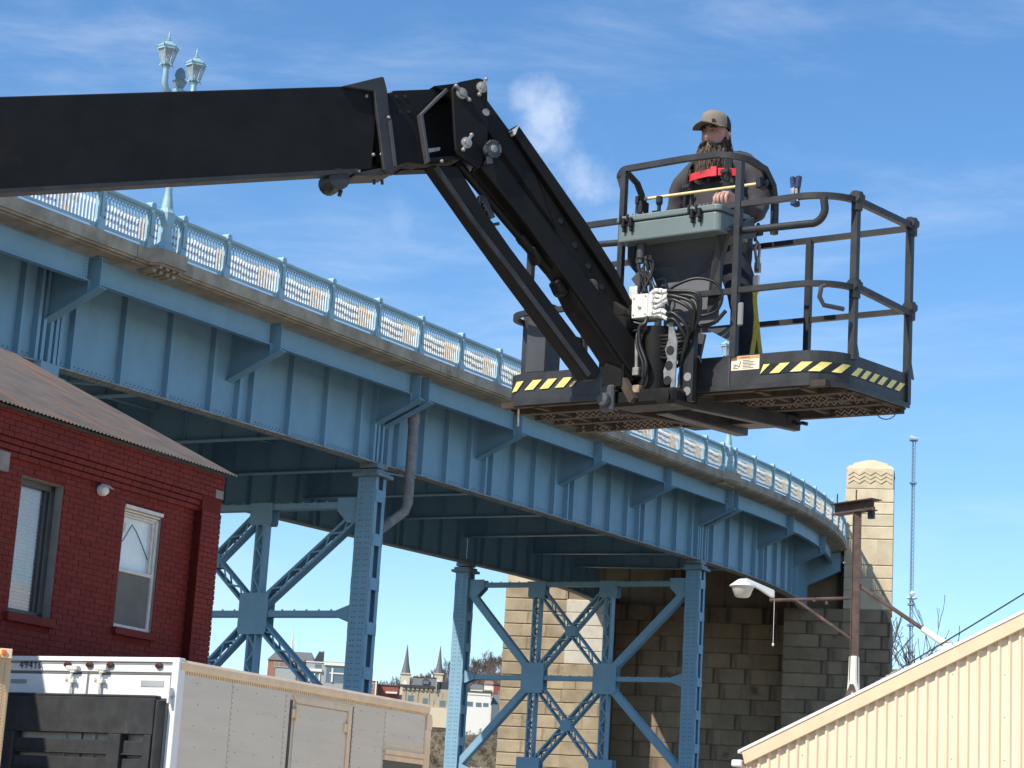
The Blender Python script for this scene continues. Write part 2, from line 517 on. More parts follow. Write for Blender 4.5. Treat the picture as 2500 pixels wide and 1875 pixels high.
bridge = thing('bridge', 'long pale blue steel girder bridge curving away to the stone pier', 'bridge')


def part(name, mb, mt, parent=None, **k): return put(name, mb, mt, parent or bridge, **k)


def sweep(mb, sec, ss, closed=True):
    """sweep a section of (e, dz) along the path"""
    n = len(sec); vs_ = []
    for s in ss: vs_ += [W(s, e, z) for e, z in sec]
    fs = []
    for i in range(len(ss)-1):
        for k in range(n if closed else n-1):
            fs.append((i*n+k, i*n+(k+1) % n, (i+1)*n+(k+1) % n, (i+1)*n+k))
    if closed: fs += [tuple(range(n))[::-1], tuple(range((len(ss)-1)*n, len(ss)*n))]
    return mb.add(vs_, fs)


def rng(a, b, step):
    n = max(1, int(math.ceil((b-a)/step))); return [a+(b-a)*i/n for i in range(n+1)]


SEC = [(0, 0), (0, -.29), (.05, -.29), (.06, -.335), (.16, -.335), (.18, -.36), (.72, -.42), (1.2, -.46), (WID-1.2, -.46), (WID-.7, -.42), (WID-.05, -.33),
       (WID-.05, -.29), (WID, -.29), (WID, 0), (WID-.4, .02), (WID-2.0, .02), (WID-2.05, -.15), (2.05, -.15), (2.0, .02), (.4, .02)]
cuts = [-24, -13.4, 1.05, 14.55, 26.3, 38.0, 48.8, S_END, S_PIER]
for a, b in zip(cuts, cuts[1:]):
    part('deck_slab', sweep(MB(), SEC, rng(a+.012, b-.012, 1.2)), M_CONC)
part('road_surface', sweep(MB(), [(2.2, -.146), (WID-2.2, -.146), (WID-2.2, -.13), (2.2, -.13)], rng(-24, S_END, 1.5)), M_ASPH)


def lampblock(s):
    mb = MB(); a, b, c = hd(s), inn(s), V((0, 0, 1))
    def q(x, y, z): return W(s)+a*x+b*y+c*(z+GR*x)
    for z0, z1, o, l_ in ((-.30, .02, .26, .62), (-.345, -.30, .20, .56)):
        mb.prism([q(-l_, .02, z0), q(-l_*.72, -o, z0), q(l_*.72, -o, z0), q(l_, .02, z0)], c*(z1-z0))
    for x in (-.34, -.1, .14, .36):
        mb.prism([q(x-.07, -.02, -.345), q(x+.07, -.02, -.345), q(x+.05, .02, -.47), q(x-.05, .02, -.47)], b*.36-c*.02)
        mb.obox(q(x-.05, -.16, -.40), a*.10, b*.2, c*.055)
    return mb


LAMPS = (2.05, 36.2)
for s in LAMPS: part('lamp_corbel', lampblock(s), M_CONC)

# fascia beams between the brackets
for a, b in zip(BR, BR[1:]):
    if b-a < 1: continue
    s_ = rng(a+.14, b-.14, 1.6)
    mb = MB()
    sweep(mb, [(.70, -.415), (.70, -.93), (.715, -.93), (.715, -.415)], s_)
    sweep(mb, [(.62, -.93), (.62, -.955), (.80, -.955), (.80, -.93)], s_)
    sweep(mb, [(.66, -.405), (.66, -.42), (.76, -.42), (.76, -.405)], s_)
    part('fascia_beam', mb, M_BLUE)
    mb = MB()
    for e in (a+.2, a+.28, b-.2, b-.28):
        for k in range(6): mb.stud(W(e, .70, -.5-.07*k), -inn(e), .016, .012)
    part('rivets', mb, M_RIVET, kind='stuff')


def bracket(s):
    mb = MB(); a, b, c = hd(s), inn(s), V((0, 0, 1))
    def q(x, y, z): return W(s)+a*x+b*y+c*z
    mb.prism([q(-.012, .44, -.42), q(-.012, .44, -1.12), q(-.012, EN, -1.79), q(-.012, EN, -.46)], a*.024)      # web
    mb.obox(q(-.14, .36, -1.10), a*.28, b*(EN-.36)+c*(-.70), c*.022)           # sloping bottom flange
    mb.obox(q(-.10, .44, -.43), a*.20, b*.30, c*.012)
    mb.obox(q(-.13, .66, -1.24), a*.118, b*.014, c*.29)                        # stiffener under the fascia beam
    mb.obox(q(.012, .66, -1.24), a*.118, b*.014, c*.29)
    for k in range(9):
        mb.stud(q(-.013, EN-.08, -.56-.13*k), -a, .02, .014); mb.stud(q(-.013, EN-.2, -.56-.12*k), -a, .02, .014)
    return mb


for s in BR[:-1]: part('bracket', bracket(s), M_BLUE)

# main girders: one length per span, kinked at the bents
SPANS = [(-23.0, .42), (.46, 14.53), (14.57, 37.93), (37.97, S_END-.2)]


def girder(e, a, b):
    s_ = rng(a, b, 1.45); mb = MB(); n0 = len(s_)
    for z in (None,):
        for i in range(n0-1):
            p, q = s_[i], s_[i+1]
            zb, zq = gbot(p), gbot(q)
            sec = lambda s, zb_: [(e-.008, -.45), (e-.008, zb_), (e+.008, zb_), (e+.008, -.45)]
            vs_ = [W(p, *x) for x in sec(p, zb)]+[W(q, *x) for x in sec(q, zq)]
            mb.add(vs_, [(k, (k+1) % 4, 4+(k+1) % 4, 4+k) for k in range(4)])
    o = part('girder', mb, M_BLUE)
    mb = MB()
    for i in range(n0-1):
        p, q = s_[i], s_[i+1]
        mb.cur = 0
        for y0, y1, h0, h1 in ((-.20, .20, -.03, 0.0), (-.16, -.009, 0.002, .015), (-.024, -.009, .015, .17), (.009, .16, .002, .015)):
            mb.cur = 1 if h1 > .1 else 0
            vs_ = []
            for s, zb in ((p, gbot(p)), (q, gbot(q))):
                vs_ += [W(s, e+y0, zb+h0), W(s, e+y1, zb+h0), W(s, e+y1, zb+h1), W(s, e+y0, zb+h1)]
            mb.add(vs_, [(0, 1, 5, 4), (1, 2, 6, 5), (2, 3, 7, 6), (3, 0, 4, 7), (0, 3, 2, 1), (4, 5, 6, 7)])
    part('bottom_flange', mb, [M_BLUEDIRT, M_BLUE], o)
    mb = MB()
    for s in rng(a, b, .155):
        mb.stud(W(s, e-.024, gbot(s)+.06), -inn(s), .028, .016); mb.stud(W(s+.07, e-.024, gbot(s)+.13), -inn(s), .028, .016)
    for s in rng(a, b, .21):
        for dy in (-.17, -.09, .09, .17): mb.stud(W(s, e+dy, gbot(s)-.03), V((0, 0, -1)), .026, .016)
    if e < 5 or a > 14: part('rivets', mb, M_RIVET, o, kind='stuff')
    return o


GIRD = [girder(e, a, b) for e in (EN, EF) for a, b in SPANS if not (e > 5 and a < 0)]

# web stiffeners, same mesh each
st = MB(); st.box(-.010, .010, -.155, 0, 0, 1); st.box(-.010, .09, -.158, -.146, 0, 1); st.box(.010, .085, -.014, 0, 0, 1)
st_me = st.mesh('stiffener'); st_me.materials.append(M_BLUE)
stf = MB(); stf.box(-.010, .010, 0, .14, 0, 1); stf.box(.010, .085, 0, .013, 0, 1)
stf_me = stf.mesh('stiffener_inner'); stf_me.materials.append(M_BLUE)
rv = MB()
for k in range(13):
    rv.stud((.05, -.015, .06+.07*k), (0, -1, 0), .016, .014)


def stiffener(s, e, me):
    z0 = gbot(s)+.018; z1 = -.47
    o = part('stiffener', me, None); o.location = W(s, e-.008 if me is st_me else e-.01, z0); o.rotation_euler = (0, 0, rz(s)); o.scale = (1, 1, z1-z0)


spots_ = []
for a, b in zip(BR, BR[1:]):
    if b-a < 1 or b < -8: continue
    n = 4
    spots_ += [a+(b-a)*(i+.5)/n for i in range(n)]
    spots_.append(a+.28)
for s in spots_:
    if s < S_END-1: stiffener(s, EN, st_me)
for s in BENTS:
    for d_ in (-.33, -.14, .1, .42):
        stiffener(s+d_, EN, st_me)
for s in spots_:
    if s > 9: stiffener(s, EF, st_me)
mb = MB()
for s in spots_:
    for k in range(22):
        if s < S_END-1: mb.stud(W(s+.055, EN-.024, gbot(s)+.22+.082*k), -inn(s), .022, .015)
part('rivets', mb, M_RIVET, kind='stuff')

# floor beams and stringers under the deck
for s in BR[3:-1]:
    if s in (14.8, 38.3): continue
    mb = MB(); a, b, c = hd(s), inn(s), V((0, 0, 1))
    def q(x, y, z): return W(s)+a*x+b*y+c*z
    mb.obox(q(-.01, EN+.02, -1.95), a*.02, b*(EF-EN-.04), c*1.45)
    mb.obox(q(-.15, EN+.02, -1.985), a*.30, b*(EF-EN-.04), c*.032)
    for k in range(7):
        y = EN+1.2+k*1.25
        mb.obox(q(-.10, y, -1.95), a*.09, b*.02, c*1.4)
    part('floor_beam', mb, M_BLUE)
for e in (4.2, 6.75, 9.3):
    for a, b in SPANS[1:]:
        mb = MB(); sweep(mb, [(e-.01, -.47), (e-.01, -1.0), (e+.01, -1.0), (e+.01, -.47)], rng(a, b, 1.9))
        sweep(mb, [(e-.1, -1.0), (e-.1, -1.025), (e+.1, -1.025), (e+.1, -1.0)], rng(a, b, 1.9))
        part('stringer', mb, M_BLUE)
# flat bottom laterals
for a, b in zip(BR, BR[1:]):
    if b-a < 1 or a < -2 or a > 6: continue
    mb = MB()
    for p, q in (((a+.2, EN+.1), ((a+b)/2, 6.75)), (((a+b)/2, 6.75), (b-.2, EN+.1))):
        mb.bar(W(p[0], p[1], -2.05), W(q[0], q[1], -2.05), .16, .05)
    part('lateral_brace', mb, M_BLUE)

# end beam over the pier
s = 59.1; a, b, c = hd(s), inn(s), V((0, 0, 1))
mb = MB(); mb.obox(W(s, .25, -1.25), a*.5, b*.03, c*.85)
mb.prism([W(s, .25, -1.25), W(s, .25, -.42), W(s, 2.6, -.46), W(s, 2.6, -2.4)], a*.03)
mb.prism([W(s, .25, -1.27), W(s, 2.6, -2.42), W(s, 2.6, -2.40), W(s, .25, -1.25)], a*.5)
part('end_bracket', mb, M_BLUE)

# ------------------------------------------------------------------ railing
POSTS = [-12.3, -10.0, -7.7, -5.4, -3.0, -.24, 1.47, 2.65, 4.37]
POSTS += [6.67+2.273*i for i in range(12)] + [33.93, 35.59, 36.82, 38.83] + [40.94+2.09*i for i in range(9)]
POSTS[-1] = 57.4; POSTS.append(58.9)
pm = MB()
pm.box(-.07, .07, .02, .17, .0, .97)
pm.prism([(-.11, .0, 0), (.11, .0, 0), (.11, .0, .14), (.07, .0, .24), (-.07, .0, .24), (-.11, .0, .14)], (0, .2, 0))
pm.prism([(-.085, .0, .93), (.085, .0, .93), (.085, .0, 1.0), (.05, .0, 1.05), (-.05, .0, 1.05), (-.085, .0, 1.0)], (0, .19, 0))
pm.prism([(-.05, -.012, .3), (.05, -.012, .3), (.05, -.012, .84), (0, -.012, .9), (-.05, -.012, .84)], (0, .02, 0))
post_me = pm.mesh('railing_post'); post_me.materials.append(M_RAIL)
for s in POSTS:
    o = part('railing_post', post_me, None); o.location = W(s, 0, 0); o.rotation_euler = (0, 0, rz(s))

_panels = {}


def panel_mesh(Lp):
    key = round(Lp, 2)
    if key in _panels: return _panels[key]
    mb = MB(); g = GR
    def p(x, y, z): return V((x, y, z+g*x))
    def xbar(z, w, h, y=.095):
        mb.obox(p(0, y-w/2, z-h/2), V((Lp, 0, g*Lp)), V((0, w, 0)), V((0, 0, h)))
    mb.tube([p(0, .095, .93), p(Lp, .095, .93)], .062, 8)
    xbar(.835, .05, .035); xbar(.115, .07, .05)
    for x in (Lp*.3, Lp*.7): mb.obox(p(x-.02, .07, .835), V((.04, 0, 0)), V((0, .04, 0)), V((0, 0, .08)))
    mb.obox(p(Lp-.16, .05, 0), V((.07, 0, 0)), V((0, .07, 0)), V((0, 0, .1)))
    n = max(2, int(round(Lp/.112))); dx = Lp/n
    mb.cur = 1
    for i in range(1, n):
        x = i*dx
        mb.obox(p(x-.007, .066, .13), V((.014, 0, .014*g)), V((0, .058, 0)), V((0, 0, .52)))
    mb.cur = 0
    for i in range(0, n+1):
        x = i*dx
        for sg in (-1, 1):
            xe = x+sg*dx
            if xe < -.01 or xe > Lp+.01: continue
            pts = [p(x+sg*dx*(1-math.cos(t*math.pi/2)), .095, .65+.18*math.sin(t*math.pi/2)) for t in (0, .35, .7, 1)]
            mb.tube(pts, .011, 4, cap=False)
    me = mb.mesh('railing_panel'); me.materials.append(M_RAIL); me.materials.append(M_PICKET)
    _panels[key] = me
    return me


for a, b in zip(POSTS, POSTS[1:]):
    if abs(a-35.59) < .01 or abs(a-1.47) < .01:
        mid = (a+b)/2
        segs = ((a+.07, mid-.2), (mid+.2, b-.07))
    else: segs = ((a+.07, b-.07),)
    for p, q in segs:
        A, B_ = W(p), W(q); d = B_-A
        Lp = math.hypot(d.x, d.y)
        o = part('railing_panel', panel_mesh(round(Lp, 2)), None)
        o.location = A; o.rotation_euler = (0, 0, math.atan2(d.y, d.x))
# far side parapet, one length
mb = MB(); sweep(mb, [(WID-.1, 0), (WID-.1, .95), (WID-.25, .95), (WID-.25, 0)], rng(-24, 57, 3))
# (the far railing is the same pattern; only its top can be glimpsed)
far_posts = rng(-20, 57, 2.3)
mb = MB()
sweep(mb, [(WID-.07, .87), (WID-.07, .99), (WID-.19, .99), (WID-.19, .87)], far_posts)
sweep(mb, [(WID-.10, .10), (WID-.10, .15), (WID-.16, .15), (WID-.16, .10)], far_posts)
for s in far_posts: mb.obox(W(s, WID-.2, 0), hd(s)*.14, inn(s)*.15, V((0, 0, 1.0)))
part('far_railing', mb, M_RAIL)

# drain pipe beside the first trestle
s = 15.6
pts = [W(s, 1.35, -1.5), W(s, 1.35, -2.5), W(s, 1.35, -3.75), W(s-.02, 1.42, -3.98), W(s-.75, 2.0, -4.75), W(s-.9, 2.1, -5.1), W(s-.9, 2.1, -12)]
mb = MB(); mb.tube(pts, .14, 14)
mb.tube([W(s, 1.35, -3.0), W(s, 1.35, -3.06)], .165, 14)
mb.tube([W(s, 1.35, -1.25), W(s, 1.35, -1.52)], .165, 14)
mb.bar(W(s, 1.35, -3.03), W(s-.55, EN, -2.95), .05, .05)
part('drain_pipe', mb, M_PIPE, smooth=50)

# ------------------------------------------------------------------ street lamps on the railing
def lantern(mbf, mbg, mbl, o, M):
    n = 6
    def ring(r, z, k): a = 2*math.pi*k/n+.3; return o+V((r*math.cos(a), r*math.sin(a), z))
    mbf.lathe([(.05, -.22), (.07, -.12), (.09, -.08), (.06, -.04), (.12, -.02), (.13, .02), (.02, .03)], 10, o)
    for k in range(n):
        mbf.bar(ring(.115, 0, k), ring(.215, .52, k), .028, .028)
        mbf.bar(ring(.22, .50, k), ring(.22, .50, k+1), .03, .045)
        mbf.bar(ring(.225, .585, k), ring(.225, .585, k+1), .03, .035)
        mbf.bar(ring(.115, .02, k), ring(.115, .02, k+1), .03, .05)
        mbf.tube([ring(.23, .56, k), ring(.27, .60, k), ring(.29, .66, k)], [.02, .014, .004], 5)
        mbf.tube([ring(.12, .0, k), ring(.15, -.05, k), ring(.16, -.1, k)], [.018, .012, .004], 5)
        mbf.add([ring(.24, .60, k), ring(.24, .60, k+1), ring(.10, .76, k+1), ring(.10, .76, k)], [(0, 1, 2, 3)])
        mbf.add([ring(.22, .5, k), ring(.22, .5, k+1), ring(.235, .6, k+1), ring(.235, .6, k)], [(0, 1, 2, 3)])
        mbf.add([ring(.10, .76, k), ring(.10, .76, k+1), o+V((0, 0, .83))], [(0, 1, 2)])
        mbg.add([ring(.113, .03, k), ring(.113, .03, k+1), ring(.21, .49, k+1), ring(.21, .49, k)], [(0, 1, 2, 3)])
    mbf.lathe([(.05, .80), (.06, .83), (.035, .86), (.045, .89), (.02, .92), (.022, 1.0), (.004, 1.14)], 10, o)
    mbl.lathe([(.05, .04), (.05, .1), (.028, .12), (.026, .33), (.01, .36)], 10, o)


for i, s in enumerate(LAMPS):
    t = thing('street_lamp', ('pale blue twin lantern street lamp on the railing behind the black boom', 'pale blue lamp post on the railing below the work platform, near the stone pier')[i],
              'street lamp', W(s, .1, 0), rz(s), 'lamps on the bridge railing')
    mb = MB()
    mb.lathe([(.26, 0), (.26, .16), (.17, .28), (.155, .62), (.19, .68), (.20, .95), (.15, 1.02), (.14, 1.06)], 8)
    part('pedestal', mb, M_RAIL, t)
    mb = MB()
    for k in range(4):
        a = math.pi/2*k+math.pi/4
    mb.lathe([(.13, 1.06), (.13, 1.12), (.10, 1.3), (.075, 1.5), (.085, 1.53), (.07, 1.56), (.062, 2.2), (.055, 3.6), (.09, 3.65), (.10, 3.72), (.15, 3.78), (.15, 3.86), (.08, 3.9)], 12)
    part('shaft', mb, M_RAIL, t, smooth=40)
    mb = MB(); mb.lathe([(.07, 3.88), (.14, 4.0), (.14, 4.03), (.17, 4.06), (.10, 4.12), (.13, 4.2), (.10, 4.32), (.05, 4.38), (.01, 4.4)], 10)
    part('finial', mb, M_STEELDK, t, smooth=40)
    for sg in (-1, 1):
        mb = MB()
        mb.tube([(0, 0, 3.74), (sg*.28, 0, 3.68), (sg*.44, 0, 3.72), (sg*.52, 0, 3.84), (sg*.53, 0, 4.2)], [.07, .065, .07, .075, .06], 10)
        part('lamp_arm', mb, M_RAIL, t, smooth=40)
        f_, g_, l_ = MB(), MB(), MB(); o = V((sg*.53, 0, 4.28))
        lantern(f_, g_, l_, o, None)
        for q_ in (f_, g_, l_): q_.v = [(v_[0], v_[1], o.z+(v_[2]-o.z)*.69) for v_ in q_.v]
        fr = part('lantern', f_, M_RAIL, t)
        part('pane', g_, M_LANTERN, fr); part('bulb', l_, M_WHITE, fr, smooth=40)

# ------------------------------------------------------------------ trestle bents
def lattice(mb, p, q, nrm, sep=.26, t_=.06, dep=.30, lac=True, pitch=.38):
    """two bars 'sep' apart joined by zigzag lacing; nrm is the normal of the bent's plane"""
    p, q = V(p), V(q); d = (q-p).normalized(); side = nrm.cross(d).normalized()
    for sg in (-1, 1):
        mb.obox(p+side*(sg*sep/2-t_/2)-nrm*dep/2, q-p, side*t_, nrm*dep)
    if lac:
        Ln = (q-p).length; n = max(2, int(Ln/pitch))
        for f_ in (-1, 1):
            for i in range(n):
                a = p+d*(Ln*i/n)+side*(sep/2*(1 if i % 2 else -1))+nrm*f_*(dep/2-.01)
                b = p+d*(Ln*(i+1)/n)+side*(sep/2*(-1 if i % 2 else 1))+nrm*f_*(dep/2-.01)
                mb.bar(a, b, .05, .012, nrm)


bat_ = MB(); bat_.box(-.25, .25, 0, .022, -.33, 0)
for q_ in (-.19, .19):
    for k_ in range(4): bat_.stud((q_, 0, -.05-.075*k_), (0, -1, 0), .02, .014)
batten_me = bat_.mesh('batten'); batten_me.materials.append(M_BLUE)


def bent(s, tops, label, solid):
    a, b, c = hd(s), inn(s), V((0, 0, 1))
    base = V((W(s, EN).x, W(s, EN).y, 0))
    t = thing('steel_trestle', label, 'bridge trestle', base, rz(s), 'blue trestles under the bridge')
    Wd = EF-EN
    ztop = {0: W(s, EN, gbot(s)).z-.42, Wd: W(s, EF, gbot(s)).z-.42}
    for y in (0, Wd):
        zt = ztop[y]
        mb = MB()
        for x in (-.275, .245):
            mb.box(x, x+.03, y-.28, y+.28, 0, zt)
        for x0, x1 in ((-.245, -.12), (.12, .245)):
            for y0 in (y-.28, y+.26): mb.box(x0, x1, y0, y0+.02, 0, zt)
        col = put('column', mb, M_BLUE, t)
        z = zt-.35
        while z > 1.0:
            for y0 in (y-.303, y+.281):
                o = put('batten', batten_me, None, col); o.location = (0, y0, z)
            z -= 1.2
        mb = MB(); z = .5
        while z < zt-.1:
            for yy in (-.17, -.08, .08, .17):
                mb.stud((-.275, y+yy, z), (-1, 0, 0), .026, .018)
            z += .155
        put('rivets', mb, M_RIVET, col, kind='stuff')
        mb = MB()
        mb.box(-.42, .42, y-.42, y+.42, zt, zt+.10); mb.box(-.34, .34, y-.34, y+.34, zt+.10, zt+.2)
        mb.box(-.26, .26, y-.3, y+.3, zt+.24, zt+.385)
        mb.tube([(0, y-.3, zt+.22), (0, y+.3, zt+.22)], .05, 10)
        put('bearing', mb, M_STEELDK, t, bevel=.01)
        mb = MB()
        for x in (-.285, .27): mb.prism([(x, y-.1, zt-.02), (x, y+.1, zt-.02), (x, y+.1, zt-1.1), (x, y, zt-1.25), (x, y-.1, zt-1.1)], (.015, 0, 0))
        put('stiffener', mb, M_BLUE, t)
        put('footing', MB().box(-.6, .6, y-.6, y+.6, 0, .5), M_CONC, t)
    nrm = V((1, 0, 0))
    z1, z2, z3 = tops
    def P(f, z): return V((0, Wd*f, z))
    f1, f2 = .355, .665
    for z, th in ((z1, .17), (z2, .17), (z3, .17)):
        mb = MB(); mb.box(-.15, .15, .28, Wd-.28, z-th/2, z+th/2)
        n = 22
        for i in range(n): mb.box(-.15, -.13, .5+i*(Wd-1)/n, .55+i*(Wd-1)/n, z+th/2, z+th/2+.035)
        put('strut', mb, M_BLUE, t)
    for zu, zl, upd in ((z1, z2, True), (z2, z3, False)):
        for f_ in (f1, f2):
            mb = MB(); lattice(mb, P(f_, zl+.2), P(f_, zu-.2), nrm); put('vertical_post', mb, M_BLUE, t)
        mb = MB(); lattice(mb, P(f1, zu-.1), P(f2, zl+.1), nrm); put('diagonal_brace', mb, M_BLUE, t)
        mb = MB(); lattice(mb, P(f2, zu-.1), P(f1, zl+.1), nrm, dep=.28); put('diagonal_brace', mb, M_BLUE, t)
        put('gusset_plate', MB().box(-.17, .17, Wd*.51-.22, Wd*.51+.22, (zu+zl)/2-.2, (zu+zl)/2+.2), M_BLUE, t)
        for fa, fb in ((0.02, f1), (.98, f2)):
            p, q = (P(fa, zu-.15), P(fb, zl+.1)) if upd else (P(fb, zu-.1), P(fa, zl+.15))
            mb = MB()
            lattice(mb, p, q, nrm, sep=.24 if not solid else .2, t_=.07)
            if solid:
                d = (q-p).normalized(); sd = nrm.cross(d)
                mb.obox(p-sd*.11-nrm*.155, q-p, sd*.22, nrm*.02)
            put('diagonal_brace', mb, M_BLUE, t)
    def plate(y, z, w, h, cut=.25):
        mb = MB(); pts = [(-w/2, -h/2+cut*h*.4), (-w/2+cut*w*.2, -h/2), (w/2-cut*w*.2, -h/2), (w/2, -h/2+cut*h*.4), (w/2, h/2), (-w/2, h/2)]
        for x in (-.185, .165): mb.prism([(x, y+u_, z+v_) for u_, v_ in pts], (.02, 0, 0))
        for yy in (-.3, -.1, .1, .3):
            for zz in (-.3, -.1, .1, .3): mb.stud((-.185, y+yy*w, z+zz*h), (-1, 0, 0), .02, .014)
        put('gusset_plate', mb, M_BLUE, t)
    for f_ in (f1, f2):
        plate(Wd*f_, z2, .95, 1.15); plate(Wd*f_, z1-.2, .72, .62); plate(Wd*f_, z3, .95, 1.1)
    for y, sg in ((0, 1), (Wd, -1)):
        for z in (z2, z3):
            mb = MB()
            for x in (-.17, .15): mb.prism([(x, y+sg*.28, z-.26), (x, y+sg*.75, z-.09), (x, y+sg*.75, z+.09), (x, y+sg*.28, z+.26)], (.02, 0, 0))
            put('gusset_plate', mb, M_BLUE, t)
        mb = MB()
        for x in (-.18, .16): mb.prism([(x, y+sg*.2, z1+.2), (x, y+sg*.95, z1+.2), (x, y+sg*.95, z1-.15), (x, y+sg*.6, z1-.5), (x, y+sg*.2, z1-.5)], (.02, 0, 0))
        put('gusset_plate', mb, M_BLUE, t)
    return t


bent(BENTS[1], (10.72, 7.74, 4.6), 'nearer blue laced steel trestle right of the red brick building', False)
bent(BENTS[2], (11.85, 8.28, 4.75), 'farther blue steel trestle with double X bracing in front of the stone pier', True)
# the next column toward the town stands behind the red building
s = BENTS[0]
t = thing('bridge_column', 'blue steel bridge column hidden behind the brown tin roof at left', 'column', (W(s, EN).x, W(s, EN).y, 0), rz(s))
zt = W(s, EN, gbot(s)).z-.42
mb = MB()
for x in (-.275, .245): mb.box(x, x+.03, -.28, .28, 0, zt)
put('shaft', mb.box(-.245, .245, -.2, .2, 0, zt), M_BLUE, t)
mb = MB(); mb.box(-.45, .45, -.42, .42, zt, zt+.12); mb.box(-.3, .3, -.34, .34, zt+.12, zt+.39)
put('bearing', mb, M_BLUE, t)

# ------------------------------------------------------------------ stone pier with its pylons
PO = W(59, 0)
pier = thing('stone_pier', 'massive tan sandstone bridge pier with a tall carved pylon at its right', 'bridge pier', (PO.x, PO.y, 0), -R(12))
_blk = {}


def block(w, h, mt, c=.035, d=.30):
    """one dressed stone: face proud, edges chamfered; origin at lower left of the face"""
    key = (round(w, 2), round(h, 2), mt.name, c)
    if key in _blk: return _blk[key]
    mb = MB()
    f = [(0, 0, c*.4), (w, 0, c*.4), (w, 0, h-c), (0, 0, h-c)]
    e = [(0, c*1.1, 0), (w, c*1.1, 0), (w, c*1.1, h), (0, c*1.1, h)]
    k = [(0, d, 0), (w, d, 0), (w, d, h), (0, d, h)]
    vs_ = f+e+k; fs = [(0, 1, 2, 3)]
    for a in (0, 4):
        for i in range(4): fs.append((a+i, a+4+i, a+4+(i+1) % 4, a+(i+1) % 4))
    mb.add(vs_, fs); me = mb.mesh('stone'); me.materials.append(mt); _blk[key] = me
    return me


rs = random.Random(3)


def courses(x0, x1, y, zs, mt, lens=(1.1, 1.9), d=.3, jog=.015, c=.035, pale=None):
    for j, (za, zb) in enumerate(zip(zs, zs[1:])):
        x = x0; first = True
        while x < x1-.05:
            w = round(rs.uniform(*lens)/.1)*.1
            if first and j % 2: w = round(w*.6/.1)*.1
            first = False
            if x1-(x+w) < .55: w = x1-x
            m_ = mt
            if pale and pale(x+w/2, (za+zb)/2): m_ = M_PALE
            o = put('stone', block(w-.001, zb-za-.012, m_, c, d), None, pier)
            o.location = (x+.003, y+rs.uniform(-jog, jog), za+.006)
            x += w


# cores stand 5 cm behind the faces
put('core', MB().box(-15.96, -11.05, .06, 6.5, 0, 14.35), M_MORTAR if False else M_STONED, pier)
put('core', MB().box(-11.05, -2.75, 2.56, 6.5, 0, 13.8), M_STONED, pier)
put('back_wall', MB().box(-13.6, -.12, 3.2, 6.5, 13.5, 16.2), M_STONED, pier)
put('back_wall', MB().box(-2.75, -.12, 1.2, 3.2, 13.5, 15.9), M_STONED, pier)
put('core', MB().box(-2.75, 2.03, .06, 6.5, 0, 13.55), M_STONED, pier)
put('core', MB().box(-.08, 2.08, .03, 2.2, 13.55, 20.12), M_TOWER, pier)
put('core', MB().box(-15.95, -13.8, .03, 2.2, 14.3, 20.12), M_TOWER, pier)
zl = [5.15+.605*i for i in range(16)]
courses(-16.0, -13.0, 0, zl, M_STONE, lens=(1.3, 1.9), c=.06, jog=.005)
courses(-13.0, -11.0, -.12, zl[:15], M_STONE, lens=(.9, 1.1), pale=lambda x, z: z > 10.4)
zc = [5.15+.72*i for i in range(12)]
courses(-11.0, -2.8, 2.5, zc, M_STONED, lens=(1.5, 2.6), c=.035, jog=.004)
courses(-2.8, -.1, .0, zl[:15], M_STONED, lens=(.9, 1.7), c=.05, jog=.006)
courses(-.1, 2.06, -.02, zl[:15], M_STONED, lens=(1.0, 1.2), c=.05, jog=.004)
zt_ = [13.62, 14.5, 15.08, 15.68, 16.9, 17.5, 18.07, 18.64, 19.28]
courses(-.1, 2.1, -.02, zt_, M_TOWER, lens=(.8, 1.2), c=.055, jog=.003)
for x0, w in ((-.1, 2.2), (-16.0, 2.2)):
    mb = MB(); n = 4
    mb.box(x0+.02, x0+w-.02, -.02, 2.2, 19.28, 20.13)
    put('frieze', mb, M_TOWER, pier)
    mb = MB()
    for row in range(3):
        z0 = 19.50+.19*row; stp = (w-.2)/8.0; x_ = x0+.1
        for i in range(8):
            up_ = i % 2 == 0
            za, zb = (z0, z0+.16) if up_ else (z0+.16, z0)
            mb.prism([(x_+i*stp, -.022, za), (x_+(i+1)*stp, -.022, zb), (x_+(i+1)*stp, -.022, zb+.105), (x_+i*stp, -.022, za+.105)], (0, -.035, 0))
    put('chevron_carving', mb, M_TOWER, pier)
    mb = MB()
    def ring_(o_, z): return [(x0+o_, -.02+o_, z), (x0+w-o_, -.02+o_, z), (x0+w-o_, 2.2-o_, z), (x0+o_, 2.2-o_, z)]
    lv = [(.0, 20.13), (.0, 20.22), (.13, 20.36), (.30, 20.44), (.33, 20.53), (.50, 20.60), (.95, 20.80)]
    vs_ = []
    for o_, z in lv: vs_ += ring_(o_, z)
    fs = [(4*i+k, 4*i+(k+1) % 4, 4*i+4+(k+1) % 4, 4*i+4+k) for i in range(len(lv)-1) for k in range(4)]+[tuple(range(4*len(lv)-4, 4*len(lv)))]
    put('capstone', mb.add(vs_, fs), M_TOWER, pier)
for x0 in (-16, -2.8):
    put('plinth', MB().box(x0-.05, x0+4.9, -.06, .4, 0, 5.15), M_STONE, pier)
put('plinth', MB().box(-11, -2.8, 2.4, 2.7, 0, 5.15), M_STONED, pier)

# ------------------------------------------------------------------ red brick building
bld = thing('brick_building', 'red painted brick building with a rusty brown tin roof at left', 'building', (-4.136, 29.75, 0), math.atan2(.8828, .4698))
EAVE = 6.71
WINS = ((-4.13, -3.32, 4.22, 5.95), (-2.02, -1.20, 4.29, 5.95))
LB = 10.5
